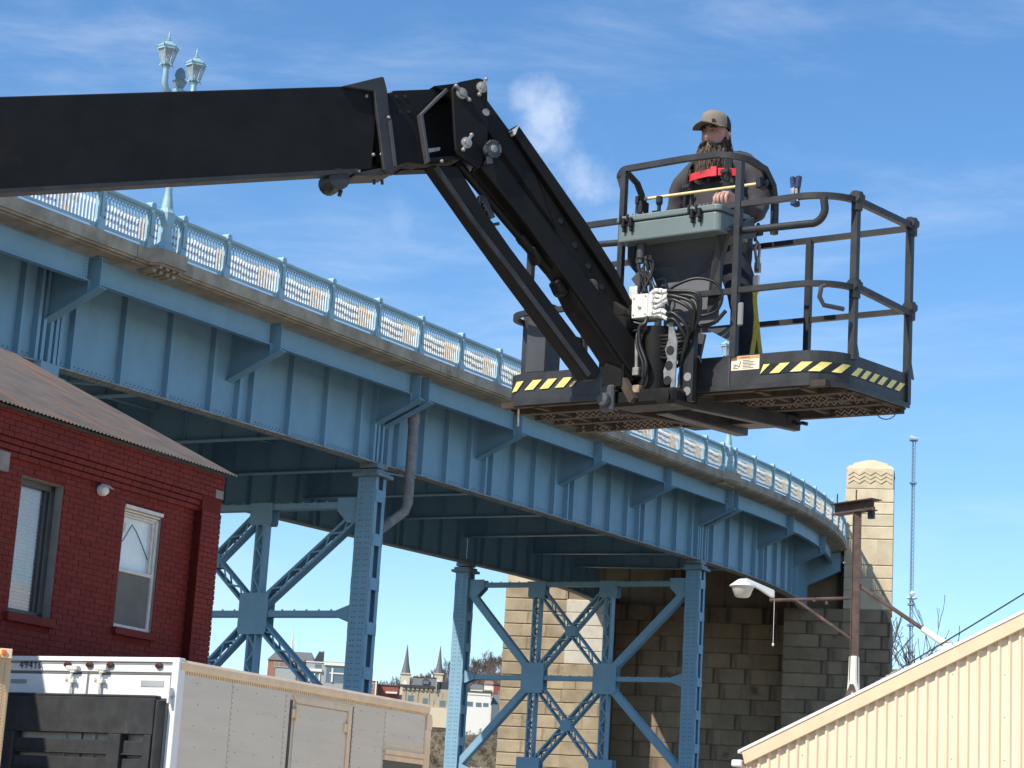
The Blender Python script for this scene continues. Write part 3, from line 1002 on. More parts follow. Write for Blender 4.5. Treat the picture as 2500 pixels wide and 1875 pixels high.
# wall core behind the bricks, with the window openings left free
xs = sorted({-LB, 0.0, *[w[0] for w in WINS], *[w[1] for w in WINS]})
mb = MB()
for a, b in zip(xs, xs[1:]):
    wn = [w for w in WINS if abs(w[0]-a) < .001]
    if wn: mb.box(a, b, .05, .38, 0, wn[0][2]-.001); mb.box(a, b, .05, .38, wn[0][3]+.001, EAVE)
    else: mb.box(a, b, .05, .38, 0, EAVE)
mb.box(-.37, 0, .38, 7.9, 0, EAVE)
mb.box(-LB, -LB+.37, .38, 7.9, 0, EAVE); mb.box(-LB, 0, 7.9, 8.25, 0, EAVE)
mb.prism([(0, .38, EAVE), (0, 8.0, EAVE), (0, 4.2, EAVE+1.8)], (-.3, 0, 0))
put('wall', mb, M_MORTAR, bld)
bw, bh = .2085, .0725
rb = random.Random(11)
bm_ = [None]*3
for k in range(3):
    mb = MB(); mb.box(0, bw-.009, -.0, .1, 0, bh-.009)
    bm_[k] = mb.mesh('brick'); bm_[k].materials.append(M_BRICK)
cands = []; cuts_ = []
row = 0; z = 3.02
while z < 6.12:
    off = (row % 2)*bw/2
    i = 0
    while True:
        x = -.47-off-bw*(i+1)
        if x < -6.2: break
        hit = [w for w in WINS if w[0]-.03 < x+bw and x < w[1]+.03 and w[2]-.13 < z+bh and z < w[3]+.02]
        if not hit: cands.append((x, z))
        else:       # cut bricks close the bond at the jambs
            w = hit[0]
            if w[0]-.01-x > .04: cuts_.append((x, w[0]-.01, z))
            if x+bw-w[1]-.01 > .04: cuts_.append((w[1]+.01, x+bw-.009, z))
        i += 1
    if off: cuts_.append((-.47-off, -.455, z))
    row += 1; z += bh
vis = [c_ for c_ in cands if c_[1] > 3.95 and c_[0] > -4.75]
# the ones in plain view nearest the camera are laid one by one
vis.sort(key=lambda c_: (c_[0]*.5 + abs(c_[1]-4.75)*1.2))
single = set(vis[:290])
rest = MB()
for c_ in cands:
    y = .041+rb.uniform(-.003, .003)
    if c_ in single:
        o = put('brick', bm_[0], None, bld); o.location = (c_[0], y, c_[1]); o.rotation_euler = (rb.uniform(-.02, .02), 0, rb.uniform(-.012, .012))
    else: rest.box(c_[0], c_[0]+bw-.009, y, y+.08, c_[1], c_[1]+bh-.009)
for a, b, z0, z1 in WINS:      # closers at the jambs
    pass
for a, b, z in cuts_: rest.box(a, b, .041, .1, z, z+bh-.009)
# pilaster, frieze and corbel courses
def bond(x0, x1, y, z0, z1, d=.1):
    z = z0; r_ = 0
    while z < z1-.02:
        x = x0 - (bw/2 if r_ % 2 else 0)
        while x < x1-.01:
            a, b = max(x, x0), min(x+bw-.009, x1)
            if x1-b < .045: b = x1-rb.uniform(0, .008)
            if b-a > .03: rest.box(a, b, y+rb.uniform(-.003, .003), y+d, z, min(z+bh-.009, z1))
            x += bw
        z += bh; r_ += 1
bond(-.46, 0.0, -.10, 3.02, 6.14, .2)
bond(-6.2, 0.0, -.02, 6.125, 6.20, .1)
bond(-6.2, 0.0, -.05, 6.20, 6.275, .1)
bond(-6.2, 0.0, -.08, 6.275, 6.35, .1)
bond(-6.2, 0.0, -.11, 6.35, 6.70, .15)
put('bricks', rest, M_BRICK, bld, kind='stuff')
put('wall_backing', MB().box(-.46, -.012, -.086, .05, 0, 6.70).box(-6.2, -.46, -.096, .05, 6.36, 6.70), M_MORTAR, bld)
put('lintel_stone', MB().box(-4.72, -4.47, -.03, .1, 5.92, 6.17), M_SILL, bld, bevel=.01)
mb = MB(); mb.box(-.2, -.02, -.115, -.09, 6.35, 6.47); put('patched_mortar', mb, M_SILL, bld)
# roof: corrugated tin, eave along the front, ridge behind
mb = MB(); sl = .4716
pitch_ = .076; n = int((LB+.45)/pitch_*8); vs_ = []
for i in range(n+1):
    x = .12-(LB+.45)*i/n
    w_ = .011*math.cos(2*math.pi*x/pitch_)
    vs_ += [(x, -.27, EAVE+.03+w_-.27*sl+.09), (x, 4.2, EAVE+.12+w_+4.2*sl), (x, 8.6, EAVE+.12+w_-.2*sl)]
fs = []
for i in range(n):
    for k in (0, 1): fs.append((3*i+k, 3*i+3+k, 3*i+4+k, 3*i+1+k))
put('roof', mb.add(vs_, fs), M_ROOFTIN, bld, smooth=70)
put('rafter_board', MB().box(-LB, -.02, -.14, .0, 6.68, 6.72), M_DARKFR, bld)

# windows
a, b, z0, z1 = WINS[0]
wn = bpy.data.objects.new('window', None); C.objects.link(wn); wn.parent = bld
mb = MB(); fd = .17
mb.box(a, b, fd, fd+.10, z1-.09, z1); mb.box(a, b, fd, fd+.10, z0, z0+.07)
mb.box(a, a+.035, fd, fd+.10, z0, z1); mb.box(b-.10, b, fd, fd+.10, z0, z1); mb.box(b-.15, b-.10, fd+.04, fd+.08, z0+.07, z1-.09)
put('frame', mb, M_DARKFR, wn, bevel=.006)
put('pane', MB().add([(a+.035, fd+.055, z0+.07), (b-.1, fd+.055, z0+.07), (b-.1, fd+.055, z1-.09), (a+.035, fd+.055, z1-.09)], [(0, 1, 2, 3)]), M_PANE, wn)
mb = MB(); z = z0+.075; vs_ = []
while z < z1-.1:
    vs_ += [(a+.037, fd+.104, z), (b-.102, fd+.104, z), (a+.037, fd+.122, z+.040), (b-.102, fd+.122, z+.040)]; z += .045
mb.add(vs_, [(2*i, 2*i+1, 2*i+3, 2*i+2) for i in range(len(vs_)//2-1)])
for x in (a+.22, b-.3): mb.box(x, x+.008, fd+.096, fd+.099, z0+.08, z1-.09)
mb.box(a+.04, b-.11, fd+.098, fd+.125, z0+.30, z0+.325)
put('blind', mb, M_BLIND, wn)
put('sill', MB().box(a-.06, b+.05, -.03, .2, z0-.115, z0-.002), M_BRICK, wn, bevel=.008)
put('reveal', MB().box(b-.004, b-.001, .045, .35, z0, z1).box(a+.001, a+.004, .045, .35, z0, z1).box(a, b, .045, .35, z1-.004, z1-.001), M_SILL, wn)
a, b, z0, z1 = WINS[1]
wn = bpy.data.objects.new('window', None); C.objects.link(wn); wn.parent = bld
mb = MB(); fd = .08; zm = 5.07
mb.box(a, b+.02, fd-.06, fd+.06, z1-.05, z1)
for k, (y, zz) in enumerate(((fd-.02, z1-.085), (fd, z1-.12), (fd+.02, z1-.15))): mb.box(a, b-.03*k, y, fd+.1, zz, zz+.027)
mb.box(a, a+.035, fd, fd+.1, z0, z1-.1); mb.box(b-.045, b, fd, fd+.1, z0, z1-.1); mb.box(b-.085, b-.05, fd+.03, fd+.1, z0+.04, z1-.15)
mb.box(a, b-.02, fd+.01, fd+.09, zm-.025, zm+.025); mb.box(a, b, fd-.01, fd+.1, z0, z0+.05)
put('frame', mb, M_WHITEFR, wn, bevel=.005)
put('upper_pane', MB().add([(a+.03, fd+.05, zm+.02), (b-.06, fd+.05, zm+.02), (b-.06, fd+.05, z1-.15), (a+.03, fd+.05, z1-.15)], [(0, 1, 2, 3)]), M_PANE, wn)
put('lower_pane', MB().add([(a+.03, fd+.034, z0+.05), (b-.06, fd+.034, z0+.05), (b-.06, fd+.034, zm-.02), (a+.03, fd+.034, zm-.02)], [(0, 1, 2, 3)]), M_PANE, wn)
M_SCREEN = mat('insect_screen', (.13, .135, .125), .8, var=.1)
M_CURT = mat('white_curtain', (.80, .82, .80), .8, var=.06, vscale=1.5, stretch=(1, 1, 4))
put('insect_screen', MB().box(a+.03, b-.06, fd+.024, fd+.027, z0+.05, zm-.02), M_SCREEN, wn)
vs_ = []; n = 40
for i in range(n+1):
    x = a+.03+(b-a-.09)*i/n; y = fd+.11+.006*math.sin(i*1.1)
    vs_ += [(x, y, zm-.02), (x, y, z1-.1)]
put('curtain', MB().add(vs_, [(2*i, 2*i+2, 2*i+3, 2*i+1) for i in range(n)]), M_CURT, wn, smooth=80)
mb = MB(); mb.tube([(a+.03, fd+.045, zm+.36), (a+.12, fd+.045, zm+.39), (a+.21, fd+.045, zm+.52), (a+.29, fd+.045, zm+.64), (a+.4, fd+.045, zm+.56), (a+.55, fd+.045, zm+.40), (a+.70, fd+.045, zm+.22)], .007, 5)
put('hanging_wire', mb, M_DARKFR, wn)
put('sill', MB().box(a-.03, b+.06, -.03, .12, z0-.10, z0-.002), M_BRICK, wn, bevel=.008)
put('reveal', MB().box(b-.004, b-.001, .045, .35, z0, z1).box(a+.001, a+.004, .045, .35, z0, z1).box(a, b, .045, .35, z1-.004, z1-.001), M_SILL, wn)
mb = MB(); Mx = Matrix.Rotation(R(90), 4, 'X')
mb.lathe([(.075, 0), (.08, .02), (.075, .07), (.06, .10), (.035, .115)], 16, (-2.59, .03, 6.03), Mx)
mb.prism([(-2.67, -.10, 6.06), (-2.50, -.12, 6.05), (-2.50, -.04, 6.11), (-2.67, -.03, 6.11)], (0, -.012, .0))
put('vent_cap', mb, M_WHITEDIRTY, bld, smooth=40)
# room behind the windows
put('room', MB().box(-LB+.4, -.4, 3.2, 3.25, 2.5, 6.6), M_SILL, bld)

# ------------------------------------------------------------------ box truck
trk = thing('box_truck', 'white box truck with a black liftgate, parked beside the red brick building', 'truck', (-3.54, 23.7, 0), math.atan2(.8828, .4698))
LT, WT, HT = 5.68, 2.6, 3.56
def tp(name, mb, mt, parent=None, **k): return put(name, mb, mt, parent or trk, **k)
tp('cargo_box', MB().box(.09, LT, .02, WT-.02, 1.05, HT-.05), M_TRUCKSIDE)
mb = MB()
mb.prism([(.0, -.012, HT-.13), (.0, -.022, HT-.10), (.0, -.022, HT-.045), (.0, .01, HT-.008), (.0, .1, HT), (.0, WT-.1, HT), (.0, WT+.012, HT-.02), (.0, WT+.012, HT-.13), (0, WT, HT-.13), (0, WT-.03, HT-.03), (0, .05, HT-.03), (0, .02, HT-.13)], (LT+.02, 0, 0))
tp('roof_rail', mb, M_TRIM, bevel=.004)
mb = MB(); x = .1
while x < LT-.05:
    mb.box(x, x+.022, -.004, .02, HT-.165, HT-.13); x += .047
tp('rivet_strip', mb, M_TRIM)
# side panels with seams and rivets
seams = [.05, 1.05, 2.18, 3.76, 4.55, LT-.06]
for a, b in zip(seams, seams[1:]):
    if abs(a-2.18) < .01: tp('side_panel', MB().box(a+.004, b-.004, .004, .02, 1.25, HT-.165), M_TRUCKSIDE); continue
    tp('side_panel', MB().box(a+.004, b-.004, .002, .02, 1.25, HT-.165), M_TRUCKSIDE)
mb = MB()
for x in seams[:-1]:
    z = 1.3
    while z < HT-.2: mb.stud((x+.02, .002, z), (0, -1, 0), .009, .006); z += .062
for i in range(14):
    for j in range(9):
        x = .35+i*.4; z = 1.4+j*.24
        if not 2.2 < x < 3.75: mb.stud((x+.05*(j % 2), .002, z), (0, -1, 0), .009, .006)
for i in range(5):
    for j in range(7): mb.stud((2.5+i*.25, -.012, 1.5+j*.27), (0, -1, 0), .011, .006)
tp('rivets', mb, mat('rivet_grey', (.12, .115, .11), .6), kind='stuff')
# side door
d0, d1, dz = 2.30, 3.70, 3.37
dr = tp('side_door', MB().box(d0+.09, d1-.1, -.014, .01, 1.1, dz-.1), M_TRUCKSIDE, bevel=.004)
mb = MB()
mb.prism([(d0+.04, -.02, dz-.02), (d1-.03, -.02, dz-.02), (d1-.10, -.03, dz-.09), (d0+.09, -.03, dz-.09)], (0, .04, 0))
mb.prism([(d0+.03, -.016, dz), (d1, -.016, dz), (d1, -.016, dz-.02), (d0+.03, -.016, dz-.02)], (0, .03, 0))
mb.prism([(d1-.03, -.02, dz-.02), (d1-.03, -.02, 1.1), (d1-.10, -.03, 1.1), (d1-.10, -.03, dz-.09)], (0, .04, 0))
mb.box(d1-.03, d1+.01, -.016, .01, 1.1, dz)
tp('door_frame', mb, M_TRIM, bevel=.003)
tp('door_gap', MB().box(d0-.01, d0+.035, -.006, .01, 1.1, dz-.06).box(d1+.01, d1+.045, -.006, .01, 1.1, dz-.02), mat('door_seal_dark', (.09, .07, .055), .7))
for x, z in ((d0+.05, dz-.22), (d1-.14, dz-.30)):
    mb = MB(); mb.box(x-.04, x+.10, -.034, -.01, z-.055, z+.055); mb.box(x+.02, x+.05, -.05, -.03, z-.09, z+.09)
    for dx, dz_ in ((.08, .03), (.08, -.03)): mb.stud((x+dx, -.034, z+dz_), (0, -1, 0), .014, .012)
    tp('hinge', mb, M_TRIM, dr, bevel=.003)
# vent recess low on the side and front corner
mb = MB(); mb.box(4.58, LT-.08, -.012, .01, 2.93, 2.95); mb.box(4.58, LT-.08, -.03, .01, 2.82, 2.88); mb.box(4.58, LT-.08, -.02, .01, 2.74, 2.80)
tp('vent_louvre', mb, M_TRIM)
tp('vent_recess', MB().box(4.58, LT-.08, -.004, .01, 2.2, 2.74), M_DARKFR)
mb = MB(); mb.box(LT-.06, LT+.1, -.012, .04, 1.1, 3.22)
mb.prism([(LT-.04, -.02, HT-.13), (LT+.08, -.02, HT-.14), (LT+.14, .0, HT-.22), (LT+.14, .0, 3.22), (LT-.04, -.014, 3.22)], (0, .3, 0))
tp('front_corner', mb, M_TRIM, bevel=.008)
tp('front_wall', MB().box(LT, LT+.10, .04, WT-.02, 1.1, HT-.05), M_TRUCKSIDE)
# rear frame, doors, fittings
mb = MB()
mb.box(-.03, .09, .0, WT, HT-.045, HT+.01); mb.box(-.01, .09, 0, WT, HT-.16, HT-.045)
mb.box(-.04, .09, -.01, .085, 1.0, HT-.02); mb.box(-.04, .09, WT-.085, WT+.01, 1.0, HT-.02)
tp('rear_frame', mb, M_WHITE, bevel=.006)
tp('header_shadow_strip', MB().box(-.014, -.008, .10, WT-.09, HT-.075, HT-.05), mat('header_shadow_grey', (.25, .25, .25), .6))  # flat grey strip painted as the shadow under the header lip
for y0, y1 in ((.12, 1.275), (1.30, WT-.1)):
    tp('rear_door', MB().box(-.005, .06, y0, y1, 1.05, HT-.19), M_WHITE, bevel=.014, seg=2)
mb = MB()
mb.box(.0, .05, .085, WT-.085, HT-.185, HT-.165); mb.box(0, .05, 1.275, 1.30, 1.05, HT-.165); mb.box(0, .05, .085, .12, 1.05, HT-.165)
tp('door_gasket', mb, mat('gasket_grey', (.16, .16, .16), .7))
for y in (1.08, 1.50):
    mb = MB(); mb.tube([(-.045, y, 1.1), (-.045, y, HT-.13)], .018, 8)
    mb.box(-.075, -.02, y-.09, y+.07, HT-.145, HT-.10); mb.box(-.07, -.015, y-.055, y+.01, HT-.175, HT-.14)
    mb.box(-.06, 0, y-.05, y+.05, HT-.29, HT-.25); mb.tube([(-.03, y-.05, HT-.28), (-.08, y-.055, HT-.27), (-.07, y-.05, HT-.23)], .01, 5); mb.tube([(-.03, y+.05, HT-.28), (-.08, y+.055, HT-.27), (-.07, y+.05, HT-.23)], .01, 5)
    tp('lock_rod', mb, M_WHITEDIRTY, smooth=40)
for y in (.28, .97, 1.27, 1.59):
    mb = MB(); mb.lathe([(.052, 0), (.055, .012), (.045, .03), (.02, .036)], 14, (-.012, y, HT-.085), Matrix.Rotation(R(-90), 4, 'Y'), sx=.62)
    tp('marker_lamp', mb, M_LENS, smooth=40)
mb = MB(); mb.box(-.012, -.004, .2, .52, HT-.32, HT-.25); tp('door_label', mb, mat('faded_label', (.36, .37, .37), .6))
mb = MB(); mb.box(-.012, -.004, 2.18, 2.42, HT-.31, HT-.26); tp('door_label', mb, bpy.data.materials['faded_label'])
cu = bpy.data.curves.new('number', 'FONT'); cu.body = '49416'; cu.size = .125; cu.extrude = .001; cu.space_character = 1.12
to = bpy.data.objects.new('number', cu); C.objects.link(to)
dg = bpy.context.evaluated_depsgraph_get(); me = bpy.data.meshes.new_from_object(to.evaluated_get(dg)); bpy.data.objects.remove(to)
me.materials.clear(); me.materials.append(mat('black_lettering', (.02, .02, .02), .5))
no = put('number', me, None, trk); no.matrix_local = Matrix.Translation((-.032, 2.30, HT-.135)) @ Matrix(((0, 0, -1, 0), (-1, 0, 0, 0), (0, 1, 0, 0), (0, 0, 0, 1)))
# folded liftgate
gy0, gy1, gz = .16, 2.30, 3.10
mb = MB(); mb.box(-.20, -.10, gy0, gy1, 2.69, gz); mb.box(-.20, -.08, gy0, gy1, gz, gz+.03)
g_ = tp('liftgate', mb, M_GATE, bevel=.008)
for y0, y1 in ((gy0, gy0+.10), (gy0+.42, gy0+.60), (2.12, gy1)): put('gate_upright', MB().box(-.215, -.06, y0, y1, 1.2, 2.69), M_GATE, g_, bevel=.006)
mb = MB(); z = 2.65
while z > 1.3:
    mb.box(-.16, -.10, gy0+.05, gy1-.05, z-.17, z-.03); mb.box(-.185, -.10, gy0+.05, gy1-.05, z-.19, z-.17); z -= .2
put('gate_plank', mb, M_GATE, g_, bevel=.004)
mb = MB(); mb.box(-.20, -.06, gy0-.06, gy0-.01, 1.2, gz-.02); put('gate_arm', mb, M_GATE, g_, bevel=.01)
mb = MB(); mb.box(-.09, -.02, .03, .25, gz+.0, gz+.045); mb.box(-.12, -.02, .03, .06, gz-.05, gz+.13); tp('gate_latch', mb, M_WHITEDIRTY, bevel=.005)
# running gear, below the picture
tp('chassis', MB().box(.3, 8.0, .75, .9, .75, 1.05).box(.3, 8.0, 1.7, 1.85, .75, 1.05), M_BLACKW)
mb = MB(); mb.box(LT+.5, LT+2.4, .15, WT-.15, .7, 2.55); tp('cab', mb, M_WHITE, bevel=.15, seg=3)
for x in (1.6, 7.2):
    for y in (.15, 2.2):
        mb = MB(); mb.lathe([(.2, 0), (.46, .0), (.5, .06), (.5, .22), (.46, .28), (.2, .28)], 20, (x, y+.28, .5), Matrix.Rotation(R(90), 4, 'X')); tp('wheel', mb, M_RUBBER, smooth=40)

# ------------------------------------------------------------------ edge of a second truck body at far left
ed = thing('equipment_post', 'tan checker plate equipment post with an orange marker lamp at the left edge', 'post', (-4.825, 21.0, 0), R(107))
def ep(name, mb, mt, **k): return put(name, mb, mt, ed, **k)
mb = MB(); mb.box(0, .03, .0, .05, .9, 3.24); mb.box(0, .03, .056, .135, .9, 3.24); ep('checker_plate', mb, M_CHEQ)
mb = MB()
for i in range(60):
    z = 2.3+i*.0165
    for j in range(4):
        y = .004+j*.0335; sg = 1 if (i+j) % 2 else -1
        mb.bar((-.003, y, z-sg*.006), (-.003, y+.026, z+sg*.006), .006, .006, (1, 0, 0))
ep('tread_ribs', mb, M_CHEQ, kind='stuff')
mb = MB(); mb.box(-.05, .05, .0, .12, 3.24, 3.33); mb.box(-.06, .06, -.0, .13, 3.235, 3.25); ep('lamp_bracket', mb, M_TRIM, bevel=.004)
ep('marker_lamp', MB().box(-.075, -.05, .06, .105, 3.26, 3.315), M_ORANGE, bevel=.008)
ep('side_wall', MB().box(.03, .16, -.01, .02, .0, 3.2), M_CHEQ)
ep('post', MB().box(-.03, .05, .14, .19, .9, 3.2).box(-.05, .07, .20, .28, .9, 3.3), M_LAMPGREY, bevel=.006)
ep('inner_panel', MB().box(.03, .08, .02, .30, .0, 3.2), M_PLATEDK)
ep('lower_box', MB().box(-.012, .02, .06, .13, .9, 2.66), mat('brown_panel', (.16, .12, .085), .7))
mb = MB(); mb.tube([(-.08, .34, 3.27), (-.08, .20, 3.27)], .045, 12); ep('grab_pipe', mb, mat('pipe_grey_green', (.3, .32, .27), .5), smooth=40)
mb = MB(); mb.tube([(-.08, .21, 3.27), (-.08, .165, 3.27)], .055, 12); mb.tube([(-.09, .20, 3.20), (-.10, .19, 3.12), (-.11, .165, 3.03)], .016, 8); ep('pipe_end', mb, M_WHITE, smooth=40)
ep('base_plate', MB().box(-.1, .25, -.1, .4, 0, .04), M_PLATEDK)

# ------------------------------------------------------------------ tan metal shed
shd = thing('metal_shed', 'tan ribbed metal shed gable with a white edged roof at lower right', 'building', (4.014, 33.0, 0), -R(33))
RK = .469; PEAK = 7.5
def rake(x): return 3.41+RK*(x if x < PEAK else 2*PEAK-x)
def sp(name, mb, mt, **k): return put(name, mb, mt, shd, **k)
pitch_ = .16
k = 0
xs0 = .08
while xs0 < 2*PEAK-.3:
    mb = MB(); prof = []
    for i in range(5):
        x = xs0+i*pitch_
        prof += [(x, 0), (x+.088, 0), (x+.108, -.032), (x+.136, -.032), (x+.158, 0)]
    prof.append((xs0+5*pitch_, 0))
    vs_ = []
    for x, y in prof: vs_ += [(x, y, 0.05), (x, y, rake(x)-.13)]
    mb.add(vs_, [(2*i, 2*i+2, 2*i+3, 2*i+1) for i in range(len(prof)-1)])
    o = sp('wall_sheet', mb, M_SHED)
    if xs0 < 5:
        sm = MB(); z = .9
        while z < rake(xs0)-.2:
            sm.stud((xs0+.045, -.002, z), (0, -1, 0), .010, .008); z += .62
        sm.stud((xs0+.045+2*pitch_, -.002, rake(xs0)-.22+.25), (0, -1, 0), .009, .008)
        sm.stud((xs0+.045+4*pitch_, -.002, rake(xs0)-.2+.3), (0, -1, 0), .009, .008)
        put('screws', sm, M_PLATEDK, o, kind='stuff')
    xs0 += 5*pitch_
sp('corner_trim', MB().box(-.0, .085, -.036, .1, 0.05, rake(0)-.1), M_SHEDTRIM)
mb = MB(); n_ = (0, -.06, 0)
for x0, x1 in ((-.06, PEAK), (2*PEAK+.06, PEAK)):
    mb.prism([(x0, -.04, rake(x0)+.02), (x1, -.04, rake(x1)+.02), (x1, -.04, rake(x1)-.19), (x0+(.06 if x1 > x0 else -.06), -.04, rake(x0)-.17)], n_)
sp('rake_trim', mb, M_SHEDTRIM, bevel=.004)
mb = MB(); th = .035
for x0, x1 in ((-.12, PEAK), (2*PEAK+.12, PEAK)):
    mb.prism([(x0, -.115, rake(x0)+.022), (x1, -.115, rake(x1)+.022), (x1, -.115, rake(x1)+.022+th*1.4), (x0, -.115, rake(x0)+.022+th*1.4)], (0, 14, 0))
sp('roof', mb, M_SHEDROOF)
mb = MB(); mb.box(-.24, -.06, -.10, 13.5, rake(0)-.24, rake(0)-.13); sp('gutter', mb, M_SHEDROOF, bevel=.02)
sp('side_wall', MB().box(-.0, .03, .05, 13.5, 0, rake(0)-.1).box(2*PEAK-.03, 2*PEAK, .05, 13.5, 0, rake(0)-.1), M_SHED)
mb = MB(); mb.prism([(0, 13.5, 0), (2*PEAK, 13.5, 0), (2*PEAK, 13.5, 3.4), (PEAK, 13.5, rake(PEAK)), (0, 13.5, 3.4)], (0, .05, 0)); sp('back_wall', mb, M_SHED)

# ------------------------------------------------------------------ rusty post on the shed roof
K = .91
pst = thing('rusty_post', 'rusty steel post with a crossbeam rising from the tan shed roof', 'post', (5.52, 32.3, 4.12), R(-14))
def pp(name, mb, mt, **k): return put(name, mb, mt, pst, **k)
zt = 7.72*K+1.6*(1-K)-4.12; z0 = -.35
mb = MB(); mb.box(-.065, -.052, -.065, .065, z0, zt); mb.box(.052, .065, -.065, .065, z0, zt); mb.box(-.052, .052, -.05, -.038, z0, zt)
pp('column', mb, M_RUSTPOST)
mb = MB(); a_ = V((.75, -.66, 0)).normalized(); s_ = V((.66, .75, 0)).normalized()
o_ = V((0, 0, zt+.10))-a_*.50
mb.obox(o_-s_*.09+V((0, 0, -.10)), a_*.86, s_*.18, V((0, 0, .014))); mb.obox(o_-s_*.12+V((0, 0, .06)), a_*.92, s_*.24, V((0, 0, .014)))
mb.obox(o_-s_*.008+V((0, 0, -.086)), a_*.86, s_*.016, V((0, 0, .146)))
pp('crossbeam', mb, M_RUSTPOST)
mb = MB(); mb.obox(V((.17, -.14, zt-.12)), (.085, -.05, 0), (.03, .05, 0), (0, 0, .19)); mb.box(.12, .25, -.16, -.10, zt+.02, zt+.06)
pp('pulley_box', mb, M_BLACKW)
mb = MB(); mb.tube([(-.34, .3, zt+.16), (-.34, .3, zt+.34)], .012, 6); mb.tube([(-.02, 0, zt+.16), (-.02, 0, zt+.36)], .012, 6); pp('pin', mb, M_RUSTPOST)
mb = MB(); mb.lathe([(.17, -.36), (.15, -.2), (.105, -.02), (.088, .25), (.078, .62)], 10, (0, 0, .18)); pp('painted_boot', mb, M_SEAL, bevel=.01)
mb = MB(); mb.bar((-.10, -.11, .15), (-.02, -.11, .36), .02, .05); mb.bar((-.02, -.11, .36), (.06, -.1, .15), .02, .05); pp('bracket', mb, M_RUSTPOST)
mb = MB(); mb.tube([(-.06, .0, 1.70), (-1.33, .0, 1.63)], .026, 8); mb.tube([(-.91, 0, 1.64), (-.06, 0, 1.07)], .024, 8)
mb.lathe([(.02, -.05), (.026, -.02), (.01, 0)], 8, (-.44, 0, 1.64)); mb.tube([(-.63, 0, 1.69), (-.63, 0, 1.63)], .03, 8)
pp('lamp_arm', mb, M_RUSTPOST, smooth=40)
bq = V((.06, 0, 1.89)); be = V((1.46, -.35, .95))
mb = MB(); mb.tube([bq, bq+(be-bq)*.74], .034, 8); pp('brace', mb, M_RUSTPOST, smooth=40)
mb = MB(); mb.tube([bq+(be-bq)*.70, bq+(be-bq)*.9, be], [.05, .055, .085], 10); mb.lathe([(.2, -.06), (.16, -.01), (.06, .05)], 10, be); pp('brace_boot', mb, M_SEAL, smooth=40)

yl = thing('yard_lamp', 'grey bowl yard light hanging from the rusty post arm under the bridge', 'street lamp', (5.52-2.1*K, 32.35, 5.9), 0)
mb = MB(); mb.lathe([(.02, .10), (.07, .095), (.20, .0), (.205, -.015), (.19, -.02)], 20, (.16, 0, .02)); put('reflector', mb, M_WHITEDIRTY, yl, smooth=40)
mb = MB(); mb.lathe([(.175, -.0), (.17, -.03), (.12, -.155), (.09, -.175), (.02, -.18)], 20, (.16, 0, .01)); put('bowl', mb, mat('lamp_bowl_cream', (.48, .46, .37), .3, spec=.6, var=.05), yl, smooth=40)
mb = MB(); mb.prism([(.10, -.05, .12), (.22, -.05, .135), (.42, -.05, .06), (.66, -.05, -.03), (.66, -.05, -.15), (.60, -.05, -.14), (.42, -.05, -.03), (.2, -.05, .08)], (0, .1, 0))
put('housing', mb, mat('lamp_housing_alu', (.6, .6, .58), .45, metal=.3, var=.08), yl, bevel=.02, seg=2)
mb = MB(); mb.tube([(.66, 0, -.15), (.66, 0, -.85)], .004, 4); mb.lathe([(.012, -.03), (.02, 0), (.004, .02)], 6, (.66, 0, -.86)); put('pull_cord', mb, M_WHITEDIRTY, yl)

cb = MB(); p0, p1 = V((5.72, 32.28, 4.44)), V((17.2, 24.5, 13.2))
pts = [p0+(p1-p0)*t+V((0, 0, -1.1*t*(1-t))) for t in [i/24 for i in range(25)]]
cb.tube(pts[1:], .012, 6)
cw = put('guy_cable', cb, M_BLACKW); tag(cw, 'thin dark guy cable running from the rusty post base up past the shed roof', 'cable')
mb = MB()
for i in range(7):
    c_ = p0+(pts[1]-p0)*(i/7*1.0); mb.lathe([(.006, -.025), (.026, 0), (.006, .025)], 6, c_)
mb.tube([p0, pts[1]], .012, 6)
put('chain', mb, M_STEEL, cw)

# ------------------------------------------------------------------ radio mast far off
ms = thing('radio_mast', 'tall thin lattice radio mast far away against the sky at right', 'radio mast', (138.45, 700, 0))
M_MAST = mat('mast_painted_haze_blue', (.20, .28, .38), .6, var=.1)  # blue tint: distance haze painted into the mast's colour
mb = MB(); r_ = .62
cr = [V((r_*math.cos(a), r_*math.sin(a), 0)) for a in (R(90), R(210), R(330))]
for c_ in cr: mb.bar(c_, c_+V((0, 0, 148.5)), .22, .22)
put('leg', mb, M_MAST, ms)
mb = MB()
for i in range(105):
    z = i*1.4
    for k in range(3):
        mb.bar(cr[k]+V((0, 0, z)), cr[(k+1) % 3]+V((0, 0, z+1.4)), .09, .09); mb.bar(cr[k]+V((0, 0, z)), cr[(k+1) % 3]+V((0, 0, z)), .08, .08)
put('lattice', mb, M_MAST, ms)
for z, w_ in ((148.5, 1.3), (133.5, 1.1), (92, 1.1), (85, 1.2), (76, 1.0)):
    mb = MB(); mb.box(-w_, w_, -w_, w_, z-.25, z+.35); put('platform', mb, M_MAST, ms)
mb = MB()
for x in (-1.0, .9): mb.lathe([(.2, 0), (.95, .4), (1.0, .7), (.3, .9)], 10, (x, -1.0, 93.6))
mb.lathe([(.5, 0), (.9, .5), (.4, 1.3)], 10, (.3, -.6, 95.2))
for k in range(5): mb.box(-1.0+.5*k, -.85+.5*k, -.3, .3, 148.8, 150.2-.2*k % 1)
put('dish', mb, M_WHITE, ms)

